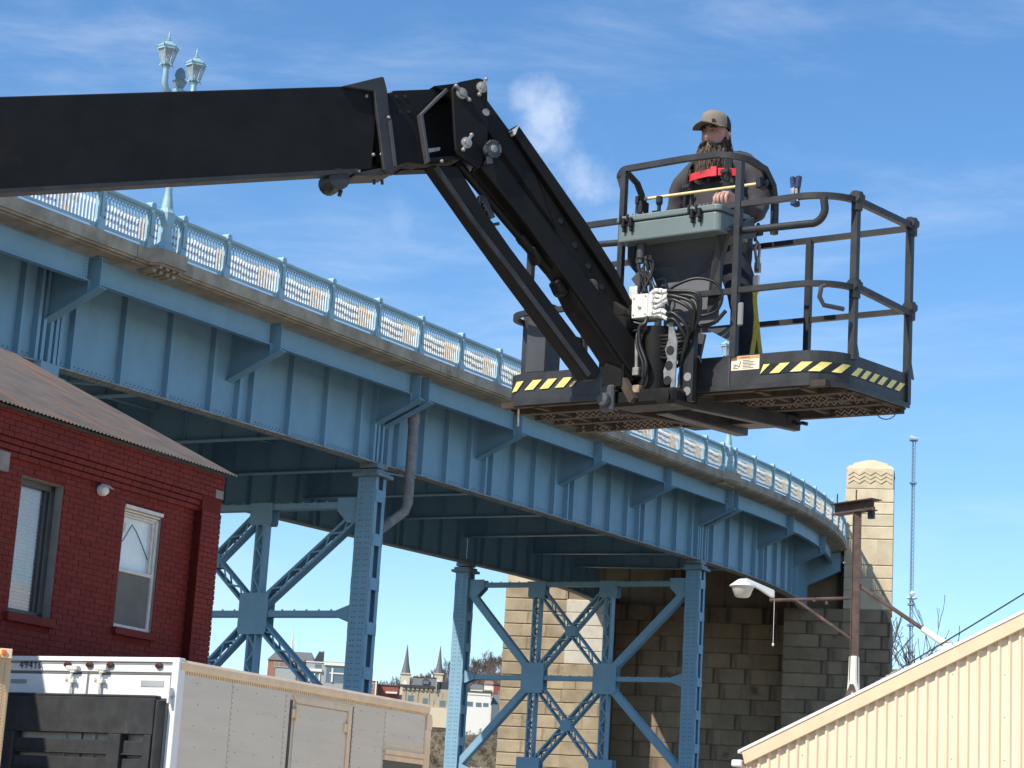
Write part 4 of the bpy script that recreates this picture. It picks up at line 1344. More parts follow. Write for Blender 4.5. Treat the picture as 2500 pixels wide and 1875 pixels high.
# ------------------------------------------------------------------ town on the far bank (positions scaled about the viewer)
TS = 1.8
def T(x, y, z): return V((x*TS, y*TS, 1.6+(z-1.6)*TS))
M_TBRICK = mat('town_brick', (.33, .17, .11), .9, var=.15)
M_TRED = mat('town_red_brick', (.27, .085, .06), .9, var=.15)
M_TSLATE = mat('town_slate', (.145, .15, .15), .8, var=.12)
M_TDARK = mat('town_dark_roof', (.05, .05, .055), .8, var=.2)
M_TSTONE = mat('town_limestone', (.42, .35, .25), .9, var=.14, streak=((.22, .18, .13), .5, .6, (1, 1, .2)))
M_TCREAM = mat('town_cream', (.62, .54, .38), .9, var=.08)
M_TWHITE = mat('town_white', (.78, .75, .66), .8, var=.05)
M_TGREY = mat('town_grey_panel', (.36, .38, .36), .7, var=.07)


def house(name, label, x0, x1, y, z0, z1, mt, depth=7, roof=None, roof_m=None, wins=(), winm=None, group=None, cat='building', extra=None):
    """a box building: front face from (x0,z0) to (x1,z1) at depth y; wins: (x0,x1,z0,z1) openings with frame and pane"""
    t = thing(name, label, cat, T((x0+x1)/2, y, z0), 0, group)
    o = T((x0+x1)/2, y, z0)
    def l(x, z, d=0): p = T(x, y, z)-o; return V((p.x, d, p.z))
    def bx(xa, xb, za, zb, da, db):
        mb = MB(); a = l(xa, za, da); b = l(xb, zb, db); mb.box(a.x, b.x, da, db, a.z, b.z); return mb
    put('wall', bx(x0, x1, z0-6, z1, 0, depth*TS), mt, t)
    if roof == 'flat': put('roof', bx(x0-.15, x1+.15, z1, z1+.22, -.3, depth*TS+.2), roof_m, t)
    elif roof:
        rz_, i0, i1 = roof
        a0, a1 = l(x0-.2, z1, -.5), l(x1+.2, z1, -.5); b0, b1 = l(x0+i0, rz_, depth*TS/2), l(x1-i1, rz_, depth*TS/2); c0, c1 = l(x0-.2, z1, depth*TS+.5), l(x1+.2, z1, depth*TS+.5)
        put('roof', MB().add([a0, a1, b1, b0, c0, c1], [(0, 1, 2, 3), (3, 2, 5, 4), (0, 3, 4), (1, 5, 2), (0, 4, 5, 1)]), roof_m, t)
    for w in wins:
        f_ = put('window', bx(w[0], w[1], w[2], w[3], -.12, .02), winm or M_TWHITE, t)
        put('pane', bx(w[0]+.08, w[1]-.08, w[2]+.08, w[3]-.08, -.16, -.1), M_BLUEGL, f_)
    if extra: extra(t, l, bx)
    return t


def church_extra(t, l, bx):
    a, b, c_ = l(-43.2, 44.3, -.2), l(-40.9, 44.3, -.2), l(-42.0, 46.7, 0)
    put('gable', MB().prism([a, l(-40.9, 43.2, -.2), l(-40.9, 46.3, -.2), l(-42.0, 46.7, -.2)], (0, 2, 0)), M_TDARK, t)
    put('chimney', bx(-41.4, -40.9, 44, 46.8, 1, 2), M_TBRICK, t)
    put('downpipe', bx(-45.3, -45.1, 40, 44.6, -.4, -.1), M_TDARK, t)


wl = []
for x in (-52.5, -51.9, -51.3, -49.4, -48.8, -48.2, -46.4, -45.9): wl.append((x, x+.45, 42.2, 43.5))
house('brick_church', 'brown brick church with a long grey slate roof on the far bank', -54, -43.2, 500, 39, 44.0, M_TBRICK, 9, (46.6, 1.3, 1.0), M_TSLATE, wl, M_TCREAM, extra=church_extra, cat='church')


def steeple(name, label, x, y, zb, zt, w, mt_roof, zw=None, arch=False, cat='steeple'):
    t = thing(name, label, cat, T(x, y, zb)); h = (zt-zb)*TS; r_ = w*TS/2
    mb = MB(); mb.lathe([(r_*1.06, 0), (r_*.55, h*.36), (.06, h*.97)], 8); put('spire', mb, mt_roof, t)
    mb = MB(); mb.tube([(0, 0, h*.95), (0, 0, h*1.10)], .05, 4); mb.tube([(-.35, 0, h*1.06), (.35, 0, h*1.06)], .05, 4)
    mb.lathe([(.05, h*.93), (.22, h*.95), (.05, h*.97)], 6); put('cross', mb, M_TCREAM, t)
    if zw is not None:
        b_ = (zb-zw)*TS
        put('belfry', MB().box(-r_, r_, -r_, r_, -b_, -.3), M_TCREAM, t); put('cornice', MB().box(-r_*1.2, r_*1.2, -r_*1.2, r_*1.2, -.5, 0.0), M_TCREAM, t)
        mb = MB(); pts = [(-r_*.5, -r_-.05, -b_*.95), (r_*.5, -r_-.05, -b_*.95), (r_*.5, -r_-.05, -b_*.5), (r_*.3, -r_-.05, -b_*.36), (0, -r_-.05, -b_*.3), (-r_*.3, -r_-.05, -b_*.36), (-r_*.5, -r_-.05, -b_*.5)]
        mb.prism(pts, (0, .1, 0)); put('arched_louvre', mb, M_TWHITE, t)
        put('painted_side_shade', MB().box(r_, r_+.03, -r_, r_, -b_, -.5), M_TBRICK, t)  # brown skin paints the belfry's shaded side
    return t


steeple('steeple', 'slim white steeple behind the grey church roof', -50.6, 520, 47.6, 53.6, 1.15, M_TWHITE)
steeple('church_tower', 'dark slate church spire, left of the pair, on a cream belfry', -20.3, 480, 41.0, 47.9, 2.1, M_TSLATE, 36.0, True, 'church tower')
steeple('church_tower', 'dark slate church spire, right of the pair, beside the sunlit column', -12.75, 480, 41.4, 48.1, 1.9, M_TSLATE, 37.0, True, 'church tower')

house('grey_block', 'low windowless grey block in front of the brown church', -50.0, -45.3, 480, 38, 40.7, M_TGREY, 5, 'flat', M_TGREY)
def modern_extra(t, l, bx):
    put('balcony', bx(-44.2, -40.2, 41.0, 41.6, -.9, 0), M_TWHITE, t)
    for x in (-43.2, -42.0, -40.8): put('mullion', bx(x, x+.25, 38.4, 40.6, -.4, -.1), M_TWHITE, t)
house('modern_building', 'grey panelled modern building with a white balcony beside the brown church', -44.0, -39.4, 490, 38, 43.1, M_TGREY, 6, 'flat', M_TWHITE, [(-42.0, -40.4, 41.8, 42.8), (-43.5, -41.2, 38.6, 40.5)], M_TGREY, extra=modern_extra)
def modern2(t, l, bx):
    put('cross_panel', bx(-38.0, -34.7, 40.3, 40.6, -.5, -.1), M_TWHITE, t); put('cross_panel', bx(-37.6, -37.2, 38.4, 41.6, -.55, -.1), M_TWHITE, t)
    put('cornice', bx(-39.4, -34.2, 42.2, 42.9, -.7, 0), M_TWHITE, t)
house('glass_building', 'modern glass fronted building with white cross shaped mullions left of the column', -39.3, -34.2, 485, 37, 42.8, M_TGREY, 6, 'flat', M_TSLATE, [(-38.9, -34.6, 38.3, 42.0)], M_TGREY, extra=modern2)
house('brown_house', 'small brown house with white trim just right of the near column', -27.6, -25.7, 460, 33, 37.3, M_TBRICK, 5, 'flat', M_TWHITE, [(-26.9, -26.2, 35.6, 36.8)], extra=lambda t, l, bx: put('corner_board', bx(-25.9, -25.6, 33, 37.4, -.2, .1), M_TWHITE, t))
house('red_shop', 'low red brick shop between the near column and the mansard building', -25.4, -20.9, 462, 33, 36.6, M_TRED, 6, 'flat', M_TDARK, [], extra=lambda t, l, bx: (put('awning', bx(-23.6, -21.1, 34.9, 35.3, -1.5, 0), M_TWHITE, t), put('parapet', bx(-25.4, -21.0, 36.6, 36.9, -.1, .5), M_TGREY, t)))
def mans_extra(t, l, bx):
    d = 8*TS
    a0, a1, b0, b1 = l(-20.0, 36.0, -.2), l(-9.4, 36.0, -.2), l(-17.3, 37.9, 1.5), l(-10.6, 37.9, 1.5)
    A = l(-17.6, 36.2, -.3), l(-12.2, 36.2, -.3), l(-12.5, 37.9, .9), l(-17.2, 37.9, .9)
    put('mansard_roof', MB().add([A[0], A[1], A[2], A[3], A[0]+V((0, 9, 0)), A[1]+V((0, 9, 0)), A[2]+V((0, 7, 0)), A[3]+V((0, 7, 0))], [(0, 1, 2, 3), (1, 5, 6, 2), (4, 0, 3, 7), (3, 2, 6, 7)]), M_TSLATE, t)
    put('roof_edge', bx(-17.4, -12.3, 37.85, 38.05, .7, 8), M_TDARK, t)
    mb = MB(); pts = [l(-15.3, 36.4, -.6), l(-13.8, 36.4, -.6), l(-13.8, 37.2, -.6), l(-14.2, 37.6, -.6), l(-14.9, 37.6, -.6), l(-15.3, 37.2, -.6)]
    mb.prism(pts, (0, 1.6, 0)); dm = put('dormer', mb, M_TDARK, t)
    put('pane', MB().prism([p+V((0, -.06, 0)) for p in [l(-15.1, 36.5, -.6), l(-14.0, 36.5, -.6), l(-14.0, 37.2, -.6), l(-15.1, 37.2, -.6)]], (0, .05, 0)), M_BLUEGL, dm)
    put('cornice', bx(-20.6, -11.9, 35.6, 36.15, -.9, 0), M_TDARK, t)
    for i in range(8): put('corbel', bx(-19.4+i*.95, -18.9+i*.95, 35.1, 35.6, -.6, 0), M_TSTONE, t)
    put('rear_wing', bx(-12.2, -9.3, 35.2, 37.2, .5, 7), M_TDARK, t)
    put('downpipe', bx(-12.4, -12.2, 34.8, 38.6, -1.0, -.7), M_TGREY, t)
    put('chimney', bx(-16.4, -16.0, 37.9, 39.2, 3, 4), M_TWHITE, t); put('chimney', bx(-13.6, -13.2, 37.9, 38.8, 3, 4), M_TWHITE, t)
    for x in (-18.9, -16.3, -13.9): put('pilaster', bx(x, x+.2, 30, 35.0, -.25, 0), M_TSTONE, t)
    put('retaining_wall', bx(-14.5, -9.2, 27.5, 31.6, -1.5, 0), M_TCREAM, t)
house('mansard_building', 'pale stone building with a dark mansard roof and one round dormer', -19.5, -9.3, 450, 31, 35.6, M_TSTONE, 8, None, None, [(-18.3, -17.0, 32.6, 34.0), (-15.1, -13.8, 32.2, 33.6), (-11.5, -10.1, 31.9, 33.3)], M_TSTONE, extra=mans_extra)
def wb_extra(t, l, bx):
    put('band', bx(-5.7, -.7, 34.1, 34.2, -.2, 0), M_TCREAM, t); put('base_wall', bx(-5.9, -1.5, 26, 30.8, 1.2, 4), M_TCREAM, t)
house('white_warehouse', 'flat white building with three grey windows above the bare bank', -5.9, -.55, 440, 30.8, 34.7, M_TWHITE, 6, 'flat', M_TDARK, [(-5.6, -4.2, 31.7, 32.7), (-3.6, -2.4, 31.7, 32.6), (-2.1, -.95, 31.8, 32.6)], M_TGREY, extra=wb_extra)
house('white_house', 'white house with two small dark windows above the white warehouse', -2.2, -.1, 466, 34, 38.6, M_TWHITE, 4, (39.4, .3, .3), M_TBRICK, [(-1.7, -1.2, 35.4, 36.2), (-.9, -.4, 35.4, 36.2)], M_TGREY, extra=lambda t, l, bx: put('porch_roof', bx(-2.3, -.5, 37.0, 37.3, -1.2, 0), M_TSTONE, t))
house('white_house', 'pale cluttered cottage left of the white house on the hill', -5.2, -2.5, 470, 34, 37.8, M_TWHITE, 4, (38.8, .3, .3), M_TSLATE, [(-4.7, -4.2, 36.2, 37.2), (-3.8, -3.1, 36.0, 37.0)], M_TSLATE)
house('red_house', 'narrow red brick house at the edge of the stone pier', -.1, 2.2, 464, 33, 38.3, M_TRED, 4, 'flat', M_TDARK, [(1.1, 1.8, 35.0, 37.0)], M_TGREY)
house('grey_roof_house', 'small white house with a grey roof beside the pier', -.3, 2.4, 445, 30.6, 32.8, M_TWHITE, 4, (34.9, .2, .2), M_TSLATE, [(1.2, 1.9, 31.6, 32.3)], M_TGREY)


# ------------------------------------------------------------------ bare trees
def tree_mesh(seed, h, thick, tw, depth=4, spread=.62):
    r_ = random.Random(seed); tr, cr_ = MB(), MB()
    def grow(p, d, ln, rad, lv):
        n = 3; pts = [p]; q = p; dd = d.copy()
        for i in range(n):
            dd = (dd+V((r_.uniform(-.16, .16), r_.uniform(-.16, .16), r_.uniform(-.02, .12)))).normalized(); q = q+dd*ln/n; pts.append(q)
        e = max(tw, rad*.55)
        (tr if lv == 0 else cr_).tube(pts, [rad, rad*.85, rad*.7, e], 5 if lv == 0 else 3, cap=False)
        if lv >= depth: return
        kids = 4 if lv < 2 else 3
        for k in range(kids):
            t_ = r_.uniform(.45, 1.0) if k else 1.0
            b = pts[min(n, max(1, int(round(t_*n))))]
            az = r_.uniform(0, 6.283); sp_ = r_.uniform(.5, 1)*spread*(.5 if k == 0 else 1.15)
            nd = (dd+V((math.cos(az)*sp_, math.sin(az)*sp_, .12))).normalized()
            grow(b, nd, ln*r_.uniform(.58, .78), max(tw, e*.85), lv+1)
    grow(V((0, 0, -.3)), V((0, 0, 1)), h*.34, thick, 0)
    a, b = tr.mesh('trunk'), cr_.mesh('crown'); a.materials.append(M_BARK); b.materials.append(M_BARK)
    return a, b, tr, cr_


variants = [tree_mesh(s_, 12, .22, .045, 4) for s_ in (1, 2, 3, 4)]
rt_ = random.Random(5)
tree_labels = {0: 'bare winter tree on the hill ridge between the church spires and the pier', 1: 'bare winter tree low on the far bank left of the near column', 2: 'bare winter tree on the wooded ridge beside the pier'}


def bare_tree(x, y, h, k, label, group):
    a, b, _, _ = variants[k % 4]; z = hill_z(x, y)
    t = thing('bare_tree', label, 'tree', (x, y, z), rt_.uniform(0, 6.28), group); s_ = h/12
    t.scale = (s_, s_, s_)
    put('trunk', a, None, t); put('crown', b, None, t)


def on_ridge(xpix, y): return y*xpix
for i in range(26):
    f_ = -.022+i*.0012*1.15
    y = 1080+rt_.uniform(-40, 60); bare_tree(y*(f_+rt_.uniform(-.0006, .0006)), y, rt_.uniform(11, 16), i, tree_labels[2], 'bare trees on the wooded ridge beside the pier')
for i in range(10):
    y = 1090+rt_.uniform(-40, 60); f_ = -.056+i*.0034
    bare_tree(y*f_, y, rt_.uniform(9, 14), i, tree_labels[0], 'bare trees on the ridge around the church spires')
for i in range(5):
    y = 1050+rt_.uniform(-60, 60); f_ = -.145+i*.0072
    bare_tree(y*f_, y, rt_.uniform(8, 12), i, tree_labels[1], 'bare trees on the far bank at left')
bare_tree(-4.6, 722, 14, 1, 'dark bare tree standing below the white warehouse on the bank', None)
# woods that read as one mass along the ridge, and scrub on the bluff
def scatter(n, place, base, nm, mt, hs):
    vs_, fs, off = [], [], 0
    arrs = [(np.array(q.v), np.array([f for f in q.f if len(f) == 4])) for q in base]
    V_, F_ = [], []
    for i in range(n):
        x, y = place(); s_ = rt_.uniform(*hs)/12; an = rt_.uniform(0, 6.28); a, f = arrs[i % len(arrs)]
        c_, d_ = math.cos(an), math.sin(an)
        p = np.stack([(a[:, 0]*c_-a[:, 1]*d_)*s_*1.15+x, (a[:, 0]*d_+a[:, 1]*c_)*s_*1.15+y, a[:, 2]*s_+hill_z(x, y)], 1)
        V_.append(p); F_.append(f+off); off += len(a)
    V_, F_ = np.concatenate(V_), np.concatenate(F_)
    me = bpy.data.meshes.new(nm); me.vertices.add(len(V_)); me.vertices.foreach_set('co', V_.ravel().astype(np.float32))
    me.loops.add(F_.size); me.loops.foreach_set('vertex_index', F_.ravel().astype(np.int32)); me.polygons.add(len(F_))
    me.polygons.foreach_set('loop_start', np.arange(0, F_.size, 4, dtype=np.int32)); me.update(calc_edges=True)
    me.materials.append(mt); o = put(nm, me, None); o['kind'] = 'stuff'; return o
big = [v[3] for v in variants]
small_src = [tree_mesh(s_, 12, .2, .07, 3, .9) for s_ in (21, 22, 23)]
small = [v[3] for v in small_src]
M_WOOD = mat('winter_wood', (.16, .125, .105), .95, var=.3, vscale=.1)
o = scatter(700, lambda: ((lambda y: (y*(rt_.uniform(-.17, .06) if rt_.random() < .45 else rt_.uniform(-.066, .003)), y))(rt_.uniform(960, 1200))), small, 'woodland', M_WOOD, (7, 13)); o['label'] = 'bare winter woods on the ridge behind the town'
def bl():
    y = rt_.uniform(693, 772); return y*rt_.uniform(-.06, .012), y
o = scatter(900, bl, small, 'brush', M_BRUSH, (2.2, 5.5)); o['label'] = 'dry brown scrub covering the steep river bank below the town'

# tree beside the pier at right, only its branches show
a, b, _, _ = tree_mesh(42, 15, .2, .02, 5, .75)
t = thing('bare_tree', 'bare branches showing right of the stone pier below the radio mast', 'tree', (22.3, 118, 0))
t.scale = (1.15, 1.15, 1.2)
put('trunk', a, None, t); put('crown', b, None, t)

# ------------------------------------------------------------------ boom lift
LO = V((.60, 12.07, 0)); LD = V((.88, .475, 0)).normalized(); LN = V((-LD.y, LD.x, 0))     # boom plane, LN points away from the camera
lift = thing('boom_lift', 'black telescopic boom lift arm holding the railed work platform', 'boom lift', LO, math.atan2(LD.y, LD.x))
# local axes: x along the boom, y away from the camera side, z up
def lp(name, mb, mt, parent=None, **k): return put(name, mb, mt, parent or lift, **k)
def boomslab(prof, y0, y1, mb=None):
    mb = mb or MB(); return mb.prism([(x, y0, z) for x, z in prof], (0, y1-y0, 0))


# main tube: keel shaped section, tapering nowhere, rising to the right
mb = MB()
def sec_(x, zt, zb): return [V((x, 0, zt)), V((x, 0, zb)), V((x, .07, zb)), V((x, .30, zb+.10)), V((x, .30, zt-.01))]
sa, sb = sec_(-9.0, 3.90, 3.36), sec_(-1.66, 5.853, 5.345)
mb.add(sa+sb, [(i, (i+1) % 5, 5+(i+1) % 5, 5+i) for i in range(5)]+[(4, 3, 2, 1, 0), (5, 6, 7, 8, 9)])
boom = lp('main_boom', mb, M_BLACK, bevel=.008)
mb = MB(); mb.prism([(-9.0, -.006, 3.37), (-1.75, -.006, 5.33), (-1.75, -.006, 5.305), (-9.0, -.006, 3.345)], (0, .09, 0)); put('lower_flange', mb, M_BLACKW, boom)
mb = MB(); boomslab([(-1.90, 5.78), (-1.66, 5.895), (-1.645, 5.895), (-1.62, 5.827), (-1.53, 5.375), (-1.54, 5.33), (-1.60, 5.345), (-1.655, 5.60), (-1.70, 5.80)], -.03, 0.0, mb)
boomslab([(-1.90, 5.78), (-1.66, 5.895), (-1.645, 5.895), (-1.62, 5.827), (-1.66, 5.80)], 0.0, .31, mb)
put('end_collar', mb, M_BLACKW, boom, bevel=.004)
mb = MB(); boomslab([(-1.60, 5.64), (-1.585, 5.65), (-1.53, 5.385), (-1.545, 5.38)], -.045, -.03, mb); put('collar_edge', mb, M_PLATEDK, boom)
mb = MB()
for x, z in ((-1.735, 5.765), (-1.685, 5.778), (-1.665, 5.43), (-1.615, 5.443), (-1.60, 5.66), (-1.245, 5.475)):
    mb.lathe([(.010, 0), (.010, .012), (.004, .016)], 8, (x, -.03 if x > -1.61 else -.002, z), Matrix.Rotation(R(90), 4, 'X'))
put('bolt', mb, M_STEEL, boom)
mb = MB(); mb.tube([(-1.855, .0, 5.25), (-1.855, .16, 5.25)], .062, 14); mb.box(-1.91, -1.80, .01, .15, 5.24, 5.33)
for x in (-1.88, -1.82): mb.tube([(x, .05, 5.20), (x-.01, .05, 5.165)], .012, 6)
lp('roller_lug', mb, M_BLACKW, smooth=40)
mb = MB(); boomslab([(-1.77, 5.30), (-1.765, 5.285), (-1.53, 5.345), (-1.52, 5.38), (-1.62, 5.36)], .0, .2, mb); mb.tube([(-1.62, .06, 5.31), (-1.615, .06, 5.28)], .01, 6); mb.tube([(-1.57, .06, 5.32), (-1.565, .06, 5.29)], .01, 6)
lp('wear_pad', mb, M_BLACKW, bevel=.004)
lp('pad_tab', MB().box(-1.755, -1.735, -.004, .05, 5.31, 5.325), M_STEEL)
# inner boom (nose) with the hollow end bracket
mb = MB(); boomslab([(-1.70, 5.80), (-1.566, 5.838), (-1.555, 5.853), (-1.29, 5.925), (-1.24, 5.94), (-1.235, 5.92), (-1.39, 5.735), (-1.325, 5.46), (-1.36, 5.452), (-1.43, 5.445), (-1.50, 5.41), (-1.515, 5.392), (-1.62, 5.40)], .03, .27, mb)
nose = lp('boom_nose', mb, M_BLACK, bevel=.004)
mb = MB()
for x, z in ((-1.535, 5.82), (-1.48, 5.833), (-1.505, 5.735), (-1.45, 5.748)): mb.lathe([(.011, 0), (.011, .006)], 8, (x, .029, z), Matrix.Rotation(R(90), 4, 'X'))
put('bolt_hole', mb, M_RUBBER, nose)
mb = MB(); boomslab([(-1.24, 5.93), (-1.225, 5.915), (-1.375, 5.733), (-1.31, 5.465), (-1.325, 5.452), (-1.395, 5.732)], -.02, .03, mb); put('gusset_edge', mb, M_PLATEDK, nose, bevel=.003)
mb = MB(); boomslab([(-1.46, 5.80), (-1.10, 5.93), (-1.08, 5.52), (-1.40, 5.44)], .17, .28, mb); boomslab([(-1.31, 5.93), (-1.11, 6.0), (-1.05, 6.02), (-1.05, 5.95), (-1.24, 5.91)], .0, .3, mb)
boomslab([(-1.32, 5.465), (-1.10, 5.53), (-1.10, 5.55), (-1.32, 5.49)], .0, .28, mb)
put('end_bracket', mb, M_BLACK, nose)
mb = MB(); boomslab([(-1.345, 5.545), (-1.225, 5.585), (-1.225, 5.565), (-1.335, 5.52)], .04, .2, mb); put('wear_strip', mb, M_STEEL, nose)
# pivot head plates
prof = [(-1.215, 5.92), (-1.20, 5.955), (-1.166, 5.977), (-1.05, 6.027), (-1.02, 6.028), (-.998, 6.01), (-.985, 5.975), (-.957, 5.605), (-.995, 5.488), (-1.01, 5.475), (-1.15, 5.535), (-1.165, 5.56), (-1.175, 5.62)]
for y0, y1 in ((-.045, -.02), (.30, .325)):
    hp = lp('head_plate', boomslab(prof, y0, y1), M_BLACKW if False else M_BLACK, bevel=.004)
    if y0 < 0:
        for x, z, an in ((-1.154, 5.905, -35), (-1.027, 5.972, 70), (-1.102, 5.614, 65)):
            mb = MB(); Mr = Matrix.Rotation(R(90), 4, 'X')
            mb.lathe([(.034, 0), (.034, .012), (.024, .016), (.022, .03), (.008, .034)], 14, (x, -.045, z), Mr)
            dx, dz = math.cos(R(an)), math.sin(R(an))
            mb.bar((x-dx*.055, -.06, z-dz*.055), (x+dx*.055, -.06, z+dz*.055), .012, .022, (0, 1, 0))
            for sg in (-1, 1): mb.lathe([(.012, 0), (.012, .014), (.005, .02)], 8, (x+sg*dx*.055, -.055, z+sg*dz*.055), Mr)
            put('pivot_pin', mb, M_STEEL, hp, smooth=40)
        mb = MB(); mb.lathe([(.010, 0), (.022, 0), (.022, .008), (.010, .008)], 14, (-.987, -.045, 5.828), Mr); put('grease_washer', mb, M_STEEL, hp)
mb = MB(); mb.tube([(-.945, -.08, 5.60), (-.945, .3, 5.60)], .045, 14); mb.lathe([(.05, 0), (.05, .02), (.02, .03)], 12, (-.945, -.07, 5.60), Mr)
for k in range(7): mb.tube([(-.945+.05*math.cos(k), -.09, 5.60+.05*math.sin(k)), (-.945+.05*math.cos(k+.8), -.09, 5.60+.05*math.sin(k+.8))], .008, 5)
mb.bar((-.965, -.08, 5.55), (-.955, -.08, 5.51), .02, .03)
lp('cylinder_pin', mb, M_PLATEDK, smooth=40)
lp('pin_cap', MB().lathe([(.022, 0), (.022, .012), (.01, .018)], 12, (-.945, -.088, 5.60), Mr), M_STEEL, smooth=40)
# jib: upper channel, main jib tube, levelling link, cylinder
mb = MB(); boomslab([(-.99, 5.975), (-.79, 5.785), (-.785, 5.765), (-.60, 5.56), (-.44, 5.245), (-.92, 5.73), (-.972, 5.78)], .02, .20, mb)
boomslab([(-.76, 5.812), (-.748, 5.81), (-.248, 5.308), (-.022, 5.053), (.10, 4.875), (.075, 4.84), (-.05, 4.99), (-.28, 5.23), (-.79, 5.765)], -.02, .26, mb)
boomslab([(-.79, 5.765), (-.28, 5.23), (-.05, 4.99), (.075, 4.84), (.02, 4.72), (-.20, 4.93), (-.444, 5.246), (-.70, 5.49)], .03, .22, mb)
jb = lp('jib_upper_arm', mb, M_BLACK, bevel=.006)
mb = MB(); mb.prism([(-.79, -.03, 5.772), (-.752, -.03, 5.808), (-.775, -.03, 5.742)], (0, .2, 0)); put('painted_sunlit_end', mb, M_WHITEDIRTY, jb)  # white sliver paints sunlight on the end of the black arm
mb = MB()
for x, z in ((-.405, 5.30), (-.30, 5.17), (-.20, 5.06), (-.10, 4.95)): mb.lathe([(.018, 0), (.018, .004)], 10, (x, .029, z), Mr)
put('bolt_hole', mb, M_RUBBER, jb)
mb = MB(); mb.lathe([(.04, 0), (.032, .008), (.012, .012)], 12, (-.19, -.025, 4.93), Mr); mb.bar((-.22, -.03, 4.95), (-.17, -.03, 4.90), .02, .03); put('grease_patch', mb, mat('dusty_grease', (.06, .055, .05), .8, var=.4, vscale=30), jb)
mb = MB(); boomslab([(-.93, 5.60), (-.905, 5.60), (-.514, 5.232), (-.32, 5.047), (.16, 4.60), (.20, 4.50), (.18, 4.41), (.131, 4.40), (.05, 4.48), (-.241, 4.78), (-.36, 4.90), (-.507, 5.042), (-.667, 5.201), (-1.0, 5.488)], -.05, .12, mb)
lp('jib_tube', mb, M_BLACK, bevel=.012, seg=2)
mb = MB(); boomslab([(-.36, 4.90), (-.241, 4.78), (.131, 4.41), (.10, 4.385), (-.09, 4.59), (-.27, 4.77)], -.03, .14, mb); lp('jib_tube_web', mb, M_BLACK)
mb = MB(); boomslab([(-1.29, 5.456), (-1.11, 5.49), (-.92, 5.258), (-.736, 5.07), (-.287, 4.647), (-.075, 4.44), (-.10, 4.385), (-.172, 4.365), (-.724, 4.891), (-.977, 5.139)], .02, .12, mb); lp('levelling_link', mb, M_BLACK, bevel=.006)
mb = MB(); mb.prism([(-1.27, .005, 5.44), (-1.0, .005, 5.165), (-.724, .005, 4.905), (-.172, .005, 4.38), (-.155, .005, 4.405), (-.705, .005, 4.93), (-.985, .005, 5.187), (-1.245, .005, 5.46)], (0, .016, 0)); lp('link_edge', mb, M_BLACKW)
mb = MB(); mb.tube([(-1.085, .05, 5.505), (-.82, .05, 5.285), (-.60, .05, 5.105)], .026, 12); mb.tube([(-.66, .05, 5.16), (-.45, .05, 4.99)], .036, 12); lp('jib_cylinder', mb, M_BLACK, smooth=40)
mb = MB(); mb.bar((-.93, .04, 5.335), (-.86, .04, 5.225), .035, .035); mb.box(-.95, -.92, .03, .07, 5.31, 5.35); mb.tube([(-.885, .04, 5.25), (-.875, .04, 5.20), (-.83, .04, 5.15)], .009, 6); mb.tube([(-.875, .04, 5.21), (-.85, .04, 5.19), (-.81, .04, 5.205)], .010, 6)
for k in range(4): mb.tube([(-.93+.012*k, .03, 5.33-.02*k), (-.95+.012*k, .03, 5.325-.02*k)], .007, 5)
lp('valve', mb, M_BLACKW, smooth=40)
mb = MB(); mb.tube([(-1.28, .1, 5.46), (-1.22, .08, 5.40), (-1.15, .08, 5.38), (-1.1, .1, 5.42)], .008, 6); mb.tube([(-1.25, .06, 5.43), (-1.21, .06, 5.385), (-1.18, .07, 5.41)], .007, 6); lp('loose_cable', mb, M_RUBBER)
mb = MB(); boomslab([(-.43, 4.92), (-.40, 4.94), (-.33, 4.87), (-.345, 4.845), (-.385, 4.85)], .0, .1, mb); lp('hose_clamp', mb, M_BLACK, bevel=.01); mb = MB(); boomslab([(-.60, 5.10), (-.57, 5.10), (-.51, 5.03), (-.54, 5.0)], .0, .1, mb); lp('hose_clamp', mb, M_BLACK, bevel=.01)

# ------------------------------------------------------------------ work platform
BM = Matrix(((.778, .6282, -.0039, -.1056), (-.6276, .7768, -.052, 13.0557), (-.0296, .0429, .9986, 4.4114), (0, 0, 0, 1)))
lm = Matrix.Translation(LO) @ Matrix.Rotation(math.atan2(LD.y, LD.x), 4, 'Z')
BL = lm.inverted() @ BM
LX, WY, RC = 2.46, .905, .26
bk = bpy.data.objects.new('work_platform', None); C.objects.link(bk); bk.parent = lift; bk.matrix_local = BL
def kp(name, mb, mt, **k): return put(name, mb, mt, bk, **k)


def rounded(x0, x1, y0, y1, r, fl=True, n=8, left=True, right=True):
    """outline with rounded front corners, from back left round the front to back right"""
    p = [V((x0, y1, 0))]
    if left: p += arc((x0+r, y0+r, 0), (-r, 0, 0), (0, -r, 0), 0, math.pi/2, n)
    else: p.append(V((x0, y0, 0)))
    if right: p += arc((x1-r, y0+r, 0), (0, -r, 0), (r, 0, 0), 0, math.pi/2, n)
    else: p.append(V((x1, y0, 0)))
    p.append(V((x1, y1, 0)))
    return p


def wall_strip(pts, z0, z1, th, mt_name=None):
    mb = MB(); n = len(pts); vs_ = []
    for i, p in enumerate(pts):
        t = (pts[min(i+1, n-1)]-pts[max(i-1, 0)]).normalized(); nn = V((t.y, -t.x, 0))
        q = p - nn*th
        vs_ += [(p.x, p.y, z0), (p.x, p.y, z1), (q.x, q.y, z1), (q.x, q.y, z0)]
    fs = [(4*i+k, 4*i+(k+1) % 4, 4*i+4+(k+1) % 4, 4*i+4+k) for i in range(n-1) for k in range(4)]+[(0, 1, 2, 3), (4*n-1, 4*n-2, 4*n-3, 4*n-4)]
    return mb.add(vs_, fs)


TB = .185
o1 = rounded(0, LX, 0, WY, RC)
